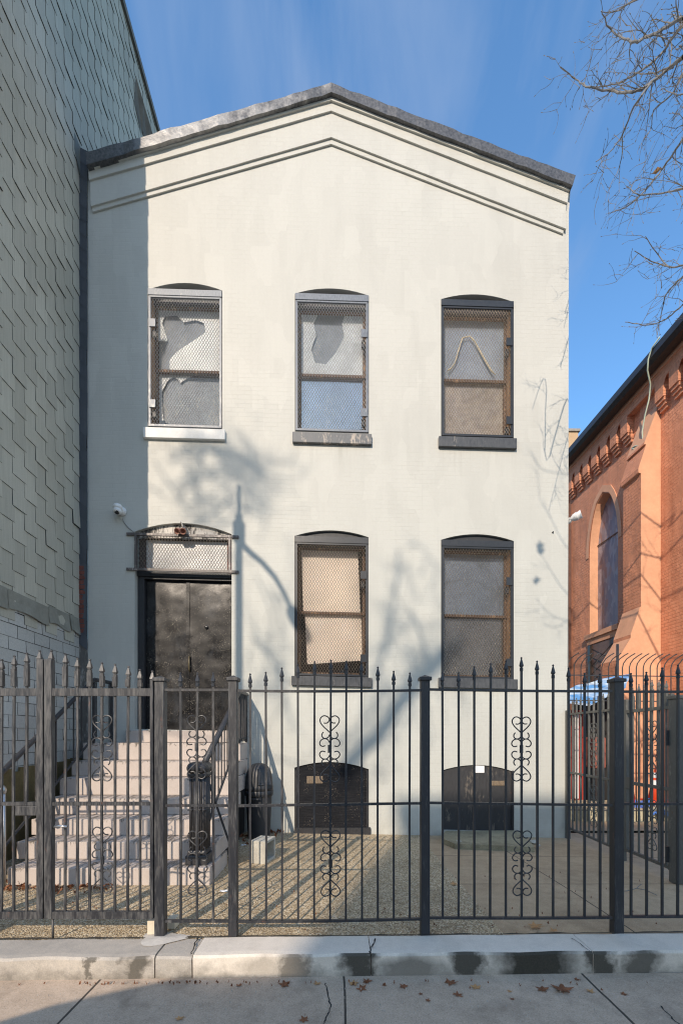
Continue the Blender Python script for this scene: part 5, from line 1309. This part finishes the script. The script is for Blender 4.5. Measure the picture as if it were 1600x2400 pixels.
# the limb over the pavement that throws twig shadows on the right end of the front
b = MB(); S = lambda pts, dy: [tosun(fp(u, v), dy) for u, v in pts]
TWS = ([(1420, 1130), (1330, 1112), (1270, 1100), (1243, 1062)],
       [(1420, 1320), (1335, 1290), (1290, 1215), (1262, 1165)], [(1450, 1490), (1330, 1392), (1292, 1340), (1268, 1300)], [(1450, 1560), (1380, 1480), (1290, 1440), (1255, 1400)], [(1450, 1500), (1360, 1450), (1300, 1470), (1270, 1460)])
for pts in TWS: limb(b, S(pts, 7.6), .008, .0035, rg, .34, 2.6, 1, .04)
b.build('branch', M_BARK, tree)
b = MB(); q0 = 0
for pts in TWS[1::2]:
    q1 = S(pts, 7.6)[0]; limb(b, [tp_[3], tp_[3].lerp(q1, .3)+Vector((0, rg.uniform(-.6, .6), rg.uniform(.2, .9))), tp_[3].lerp(q1, .65)+Vector((0, rg.uniform(-.5, .5), rg.uniform(0, .8))), q1], .035, .012, rg, .5, 1.6, 1)
b.build('bough', M_BARK, tree, True)
# a few last leaves
def leaf_mesh(m, s=.09, name='fallen_leaf', curl=.25, seed=0):
    g = random.Random(seed); b = MB(); out = []
    lob = 5
    for i in range(lob*4):
        a_ = 2*math.pi*i/(lob*4); k_ = (1.0, .62, .42, .62)[i % 4]*(1 if i//4 != 0 else .8)*g.uniform(.85, 1.1)
        out.append((s*k_*math.cos(a_)*.62, s*k_*math.sin(a_)*.55))
    vs = [(0, 0, .004)] + [(x, y, .003 + curl*(x*x+y*y)/s*g.uniform(.4, 1.8)) for x, y in out]
    n = len(out); b.add(vs, [(0, 1+i, 1+(i+1) % n) for i in range(n)])
    b.tube([(-s*.3, 0, .004), (-s*.7, .01*s, .012)], .0015, 4); return b.mesh(name, m)
LM = [leaf_mesh(M_LEAF, seed=i) for i in range(3)] + [leaf_mesh(M_LEAF_TAN, seed=9+i) for i in range(2)]
b = MB()
for (u, v) in ((1264, 1278), (1266, 1290), (1256, 1360)):
    c_ = tosun(fp(u, v), 7.6); s = .10
    b.add([(c_.x+s*x, c_.y+rnd.uniform(-.03, .03), c_.z+s*z) for x, z in ((0, -.9), (.5, -.2), (.75, .35), (.2, .3), (0, .9), (-.3, .25), (-.7, .3), (-.45, -.3))], [tuple(range(8))])
q = ch_at(1510, 400, .3)
pl = onY(1537, 401, 5.0); b.add([(pl.x-.05, 5.0, pl.z-.03), (pl.x+.01, 5.02, pl.z-.01), (pl.x+.06, 5.0, pl.z+.03), (pl.x+.0, 4.98, pl.z+.025)], [(0,1,2,3)])
b.build('clinging_leaf', M_LEAF_TAN, tree)
# tree across the street: its heavy limbs blur into soft shadows on the front
rg2 = random.Random(5)
t2 = thing('street_tree', 'bare heavy limbed tree across the street, behind the viewer', 'tree', (-13, -14.5, -.15))
b = MB(); T2 = [Vector((-13, -14.5, -.2)), Vector((-12.9, -14.5, 5)), Vector((-12.7, -14.5, 9)), Vector((-12.5, -14.5, 14))]; b.tube(T2, [.35, .3, .26, .2], 12); b.build('trunk', M_BARK, t2, True)
DY = 21.5
def spray(b, pts, wid, n, L, r_):               # a loose spray of fine twigs around a limb
    P3 = [tosun(fp(u, v), DY) for u, v in pts]
    for i in range(n):
        k = rg2.random()*(len(P3)-1); j = int(k); p = P3[j].lerp(P3[j+1], k-j) + Vector((rg2.gauss(0, wid), rg2.gauss(0, wid*2), rg2.gauss(0, wid)))
        d = (P3[j+1]-P3[j]).normalized() + Vector((rg2.gauss(0, .6), rg2.gauss(0, .6), rg2.gauss(0, .6)))
        twig(b, p, d, L*rg2.uniform(.6, 1.2), r_*rg2.uniform(.7, 1.2), 1, rg2)
for pts, r0, r1, wid, n in (([(1075, 1490), (1000, 1575), (900, 1700), (800, 1815)], .075, .10, .16, 60), ([(935, 1290), (925, 1400), (905, 1500), (880, 1600)], .02, .02, .22, 40), ([(400, 1060), (480, 1050), (560, 1075), (620, 1110)], .02, .015, .20, 46),
                    ([(430, 1150), (500, 1110), (560, 1130), (590, 1180)], .015, .012, .22, 40), ([(590, 1490), (640, 1550), (660, 1620)], .02, .02, .16, 16), ([(360, 1080), (430, 1180), (470, 1230)], .012, .01, .18, 20), ([(960, 1430), (1000, 1540), (960, 1640)], .02, .02, .16, 18), ([(600, 1350), (640, 1450), (620, 1530)], .012, .012, .12, 8), ([(1130, 1380), (1090, 1450), (1060, 1520)], .012, .012, .12, 8)):
    b = MB(); limb(b, [tosun(fp(u, v), DY) for u, v in pts], r0, r1, rg2, .8, 1.0, 1); spray(b, pts, wid, n, .55, .012); b.build('branch', M_BARK, t2)
b = MB()
for (u, v) in ((800, 1815), (880, 1600), (620, 1110), (660, 1620), (590, 1180)):
    q1 = tosun(fp(u, v), DY); b.tube([T2[3], T2[3].lerp(q1, .5)+Vector((0, 0, .3)), q1], [.09, .022, .012], 7)
b.build('bough', M_BARK, t2, True)

# street lamp behind the viewer: its shadow lies on the front beside the door
DL = 8.4
lp_t = thing('street_lamp', 'tall street lamp with curved arm by the kerb, behind the viewer', 'street lamp')
pt = tosun(fp(560, 1245), DL); LX, LY = pt.x, pt.y; lp_t.location = (LX, LY, -.15)
ztop = tosun(fp(560, 1140), DL).z
b = MB(); b.tube([(LX, LY, -.2), (LX, LY, 1.2), (LX, LY, pt.z+.25)], [.10, .075, .055], 12); b.tube([(LX, LY, pt.z-.15), (LX, LY, pt.z+.12)], .095, 12); b.build('pole', M_SIDE, lp_t, True)
b = MB(); b.tube([(LX, LY, pt.z), (LX, LY, ztop)], .028, 8); b.build('spike', M_SIDE, lp_t, True)
za = tosun(fp(560, 1268), DL).z
b = MB(); arm = [(0, 0, 0), (0, -.5, .12), (0, -1.1, .30), (0, -1.7, .42), (0, -2.2, .42), (0, -2.55, .35)]
b.tube([(LX+x, LY+y, za+z) for x, y, z in arm], [.05, .045, .042, .04, .036, .034], 8); b.build('arm', M_SIDE, lp_t, True)
b = MB(); b.lathe([(.03, -.05), (.09, .05), (.11, .2), (.10, .42), (.05, .52), (0, .54)], (LX, LY-2.45, za+.36), 14, (0, -1, -.05)); b.build('lamp_head', M_SIDE, lp_t, True)

# houses across the street, behind the viewer: they shade the pavement
def rowhouse(name, label, x0, x1, y0, y1, h_, m, nw, nf):
    g = thing(name, label, 'building', ((x0+x1)/2, y1, -.15), 'houses across the street')
    b = MB(); b.box(x0, y0, -.3, x1, y1, h_-.35); b.build('wall', m, g)
    b = MB(); b.box(x0-.0, y0-.1, h_-.35, x1+.0, y1+.25, h_); b.build('cornice', M_SILL_DARK, g)
    for f_ in range(nf):
        for w_ in range(nw):
            X = x0 + (x1-x0)*(w_+.5)/nw; Z = 1.2 + f_*(h_-1.5)/nf
            b = MB(); b.box(X-.5, y1+.002, Z-.06, X+.5, y1+.08, Z+1.75); wn_ = b.build('window', M_SILL_WHITE, g)
            b = MB(); b.box(X-.42, y1+.082, Z+.03, X+.42, y1+.09, Z+1.66); b.build('pane', M_GLASS_MIRROR, wn_)
YE = -34.0; dd = 3.34 - YE; XE = -.30 - math.tan(SUN_AZ)*dd; kz = math.tan(SUN_EL)/math.cos(SUN_AZ)
rowhouse('row_house', 'tall brick house across the street, behind the viewer', XE, XE+21, YE-9, YE-.25, .53 + (7-YE)*kz, M_BROWNBRICK, 7, 4)
rowhouse('row_house', 'lower brick house across the street, behind the viewer', XE-11, XE-.01, YE-9, YE-.25, 15.0, M_BROWNBRICK, 4, 3)

# delivery van parked at the street kerb behind the viewer: its roof line shades the pavement
van = thing('parked_van', 'white high roofed delivery van parked at the kerb, behind the viewer', 'van', (-1, -2.9, -.3))
vy0, vy1 = -4.0, -2.0
vp = [(-4.95, .05), (-4.95, .75), (-4.75, 1.02), (-4.05, 1.22), (-3.62, 2.42), (-3.30, 2.60), (-2.75, 2.77), (-1.0, 2.80), (1.45, 2.78), (1.6, 2.65), (1.65, .05)]
b = MB(); b.prism([(x, vy0, z) for x, z in vp], (0, vy1-vy0, 0)); fixnormals(b.build('body', M_WHITE, van))
b = MB(); b.add([(-4.03, vy1+.004, 1.32), (-3.0, vy1+.004, 1.32), (-3.0, vy1+.004, 2.25), (-3.62, vy1+.004, 2.25)], [(0,1,2,3)]); b.build('side_window', M_DARKLENS, van)
b = MB(); b.add([(-4.09, vy0+.15, 1.26), (-4.09, vy1-.15, 1.26), (-3.68, vy1-.22, 2.38), (-3.68, vy0+.22, 2.38)], [(0,1,2,3)]); b.build('windscreen', M_DARKLENS, van)
for x in (-4.05, .55):
    for yy in (vy1-.2, vy0-.02):
        b = MB(); b.lathe([(.20, 0), (.33, .0), (.36, .03), (.36, .19), (.33, .22), (.2, .22)], (x, yy, .06), 24, (0, 1, 0)); wh = b.build('wheel', M_BLACKPLASTIC, van, True)
        b = MB(); b.lathe([(.19, -.01), (.19, .235), (.05, .24)], (x, yy, .06), 18, (0, 1, 0)); b.build('rim', M_SILVERTAPE, wh, True)
for yy in (vy0+.25, vy1-.25):
    b = MB(); b.bbox(-5.0, yy-.15, .66, -4.93, yy+.15, .84, .02); b.build('headlight', M_WHITE, van)
b = MB(); b.bbox(-5.08, vy0+.05, .08, -4.9, vy1-.05, .34, .03); b.build('bumper', M_BLACKPLASTIC, van)

# ================================================================== leaves
def leaf(u, v, z, k, s, label, group):
    p = onZ(u, v, z); o = bpy.data.objects.new('fallen_leaf', LM[k]); C.objects.link(o); o.location = p; o.rotation_euler = (rnd.uniform(-.12, .12), rnd.uniform(-.12, .12), rnd.uniform(0, 6.28)); o.scale = (s, s, s)
    tag(o, label, 'leaf', group)
leaf(1252, 2171, .001, 3, 1.25, 'large tan maple leaf on the yard in front of the right fence panel', 'dry leaves in the yard'); leaf(1297, 2181, .001, 4, .8, 'small pale star shaped leaf near the large tan maple leaf', 'dry leaves in the yard')
leaf(1063, 2072, -.005, 4, .95, 'curled tan leaf on the path behind the right fence panel', 'dry leaves in the yard')
SWL = [(848, 2318, 0, .8), (945, 2312, 1, .7), (1055, 2304, 0, .9), (1073, 2332, 2, .7), (1115, 2314, 3, .8), (1270, 2319, 1, 1.0), (1316, 2320, 0, 1.55), (1384, 2324, 4, .6), (1194, 2324, 4, .4), (1002, 2345, 2, .4), (666, 2308, 0, .9), (506, 2345, 0, .4),
       (420, 2388, 3, .6), (712, 2391, 1, .7), (770, 2304, 2, .9), (742, 2306, 3, .6), (1460, 2330, 1, .5), (1530, 2318, 2, .4), (828, 2306, 3, .8), (1350, 2296, 1, .5), (1405, 2297, 0, .5), (860, 2300, 2, .7), (900, 2309, 0, .4), (360, 2309, 1, .8), (560, 2310, 1, .5), (1200, 2342, 2, .35), (1290, 2334, 0, .3), (985, 2330, 1, .35)]
for u, v, k, s in [q for i, q in enumerate(SWL) if i % 3 != 2 or i < 9]: leaf(u, v, -.151, k, s, 'small dry brown leaf lying on the grey sidewalk below the kerb', 'leaves on the sidewalk')
def litter(name, label, spots, n, m, smin, smax, sx_=1.0):
    b = MB(); g = random.Random(len(name)+n)
    for i in range(n):
        (u, v, z, su, sv) = spots[i % len(spots)]; p = onZ(u+g.gauss(0, su), v+abs(g.gauss(0, sv)) if sv > 0 else v, z)
        s = g.uniform(smin, smax); a_ = g.uniform(0, 6.28); t_ = Vector((g.gauss(0, .45), g.gauss(0, .45), 1)).normalized(); e1_ = t_.orthogonal().normalized(); e2_ = t_.cross(e1_); 
        ring = []
        for j in range(9):
            q = 2*math.pi*j/9; rr_ = s*(1.0 if j % 2 else .5)*g.uniform(.8, 1.1); ring.append((p + e1_*rr_*math.cos(q+a_) + e2_*rr_*.75*math.sin(q+a_) + Vector((0, 0, s*.3+g.uniform(0, .02)+ .3*s*math.sin(q*2))))[:])
        b.add([(p+Vector((0, 0, s*.25)))[:]] + ring, [(0, 1+j, 1+(j+1) % 9) for j in range(9)])
    o = b.build(name, m); o['kind'] = 'stuff'; tag(o, label, 'leaves'); return o
litter('leaves', 'drift of rust brown leaves against the lowest step', [(30, 2078, 0, 22, 5), (95, 2078, 0, 30, 6), (160, 2080, 0, 35, 7), (230, 2078, 0, 20, 4), (40, 2062, 0, 14, 8)], 90, M_LEAF, .02, .05)
litter('leaves', 'brown leaves gathered beside the trash can', [(655, 1948, 0, 10, 4), (575, 1958, 0, 8, 12), (640, 1950, 0, 8, 3)], 40, M_LEAF, .025, .06)
litter('leaves', 'scattered leaf crumbs along the foot of the kerb', [(250, 2306, -.15, 60, 3), (400, 2303, -.15, 60, 4), (600, 2303, -.15, 90, 3), (800, 2302, -.15, 120, 5), (1200, 2298, -.15, 200, 10)], 80, M_LEAF, .004, .012)
litter('leaves', 'dark leaf crumbs and pods scattered over the yard', [(900, 2120, 0, 200, 40), (1200, 2130, 0, 160, 35), (1300, 2040, 0, 150, 60), (700, 2050, 0, 100, 50), (200, 2110, 0, 120, 30)], 110, M_LEAF, .004, .012)
litter('debris', 'pale grit and specks scattered on the sidewalk', [(500, 2320, -.15, 300, 40), (1100, 2315, -.15, 300, 50)], 120, M_CEMENT, .0015, .005)
# yard debris: thin fallen twigs on the right
b = MB()
for px_ in ([(1468, 2088), (1490, 2082), (1512, 2086), (1538, 2098)], [(1490, 2082), (1502, 2072)], [(1440, 2090), (1470, 2088)]): b.tube([onZ(u, v, .006) for u, v in px_], .004, 5)
tag(b.build('twig', M_BARK), 'thin fallen twig on the path at lower right', 'twig')

# ================================================================== light, sky, camera
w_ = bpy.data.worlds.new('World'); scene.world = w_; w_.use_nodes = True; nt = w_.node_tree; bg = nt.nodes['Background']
sky = nt.nodes.new('ShaderNodeTexSky'); sky.sky_type = 'NISHITA'; sky.sun_disc = False
sky.sun_elevation = SUN_EL; sky.sun_rotation = math.atan2(SUNV.x, SUNV.y); sky.altitude = 0; sky.air_density = 1.0; sky.dust_density = 0.6; sky.ozone_density = 2.2
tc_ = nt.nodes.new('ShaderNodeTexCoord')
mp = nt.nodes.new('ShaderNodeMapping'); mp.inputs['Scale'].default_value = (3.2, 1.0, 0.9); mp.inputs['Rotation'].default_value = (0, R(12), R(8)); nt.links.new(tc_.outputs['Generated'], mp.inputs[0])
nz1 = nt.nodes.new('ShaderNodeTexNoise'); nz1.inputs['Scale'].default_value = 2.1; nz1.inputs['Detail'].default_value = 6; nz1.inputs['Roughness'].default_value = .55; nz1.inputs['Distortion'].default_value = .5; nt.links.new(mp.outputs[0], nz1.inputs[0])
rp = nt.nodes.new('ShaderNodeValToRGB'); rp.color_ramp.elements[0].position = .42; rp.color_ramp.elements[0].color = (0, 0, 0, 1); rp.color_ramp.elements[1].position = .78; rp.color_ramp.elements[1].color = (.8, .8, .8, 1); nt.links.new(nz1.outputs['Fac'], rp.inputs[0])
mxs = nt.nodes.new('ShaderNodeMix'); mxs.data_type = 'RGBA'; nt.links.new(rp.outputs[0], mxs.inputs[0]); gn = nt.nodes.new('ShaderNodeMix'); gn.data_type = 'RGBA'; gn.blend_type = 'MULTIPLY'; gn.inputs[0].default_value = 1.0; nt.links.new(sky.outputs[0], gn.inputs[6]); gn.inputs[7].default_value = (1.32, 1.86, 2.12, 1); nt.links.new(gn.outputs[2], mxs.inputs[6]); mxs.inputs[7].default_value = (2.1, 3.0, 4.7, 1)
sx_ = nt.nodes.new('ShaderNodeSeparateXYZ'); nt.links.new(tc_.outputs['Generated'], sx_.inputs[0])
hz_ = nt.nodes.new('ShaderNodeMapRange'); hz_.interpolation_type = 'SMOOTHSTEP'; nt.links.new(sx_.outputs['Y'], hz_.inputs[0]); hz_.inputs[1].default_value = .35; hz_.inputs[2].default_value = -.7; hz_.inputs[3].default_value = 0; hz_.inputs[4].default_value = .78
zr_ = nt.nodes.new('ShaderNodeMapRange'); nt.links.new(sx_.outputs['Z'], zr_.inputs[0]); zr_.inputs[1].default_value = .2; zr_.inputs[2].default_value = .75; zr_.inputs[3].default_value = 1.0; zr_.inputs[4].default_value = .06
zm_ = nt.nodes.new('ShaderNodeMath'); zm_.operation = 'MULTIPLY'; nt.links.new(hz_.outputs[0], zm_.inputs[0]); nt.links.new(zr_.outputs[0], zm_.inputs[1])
mxh = nt.nodes.new('ShaderNodeMix'); mxh.data_type = 'RGBA'; nt.links.new(zm_.outputs[0], mxh.inputs[0]); nt.links.new(mxs.outputs[2], mxh.inputs[6]); mxh.inputs[7].default_value = (7.8, 8.3, 8.6, 1)  # bright haze added low behind the camera to fill the shaded sides
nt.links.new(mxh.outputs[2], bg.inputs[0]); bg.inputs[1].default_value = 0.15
sl = bpy.data.lights.new('sun', 'SUN'); sl.energy = 4.3; sl.angle = R(.38); sl.color = (1.0, .845, .685)
so = bpy.data.objects.new('sun', sl); C.objects.link(so); so.rotation_euler = SUNV.to_track_quat('Z', 'Y').to_euler()
cd = bpy.data.cameras.new('camera'); cam = bpy.data.objects.new('camera', cd); C.objects.link(cam); cam.location = (0, 0, H); cam.rotation_euler = (R(90), 0, -TH)
cd.sensor_width = 36; cd.lens = F/2400*36; cd.shift_y = (HZ-1200)/2400; cd.clip_end = 2000; cd.clip_start = .05
scene.camera = cam
scene.view_settings.view_transform = 'Standard'; scene.view_settings.look = 'None'; scene.view_settings.exposure = 0; scene.view_settings.gamma = 1
scene.cycles.filter_width = 1.15; scene.cycles.max_bounces = 8; scene.cycles.transparent_max_bounces = 12; scene.cycles.use_denoising = True
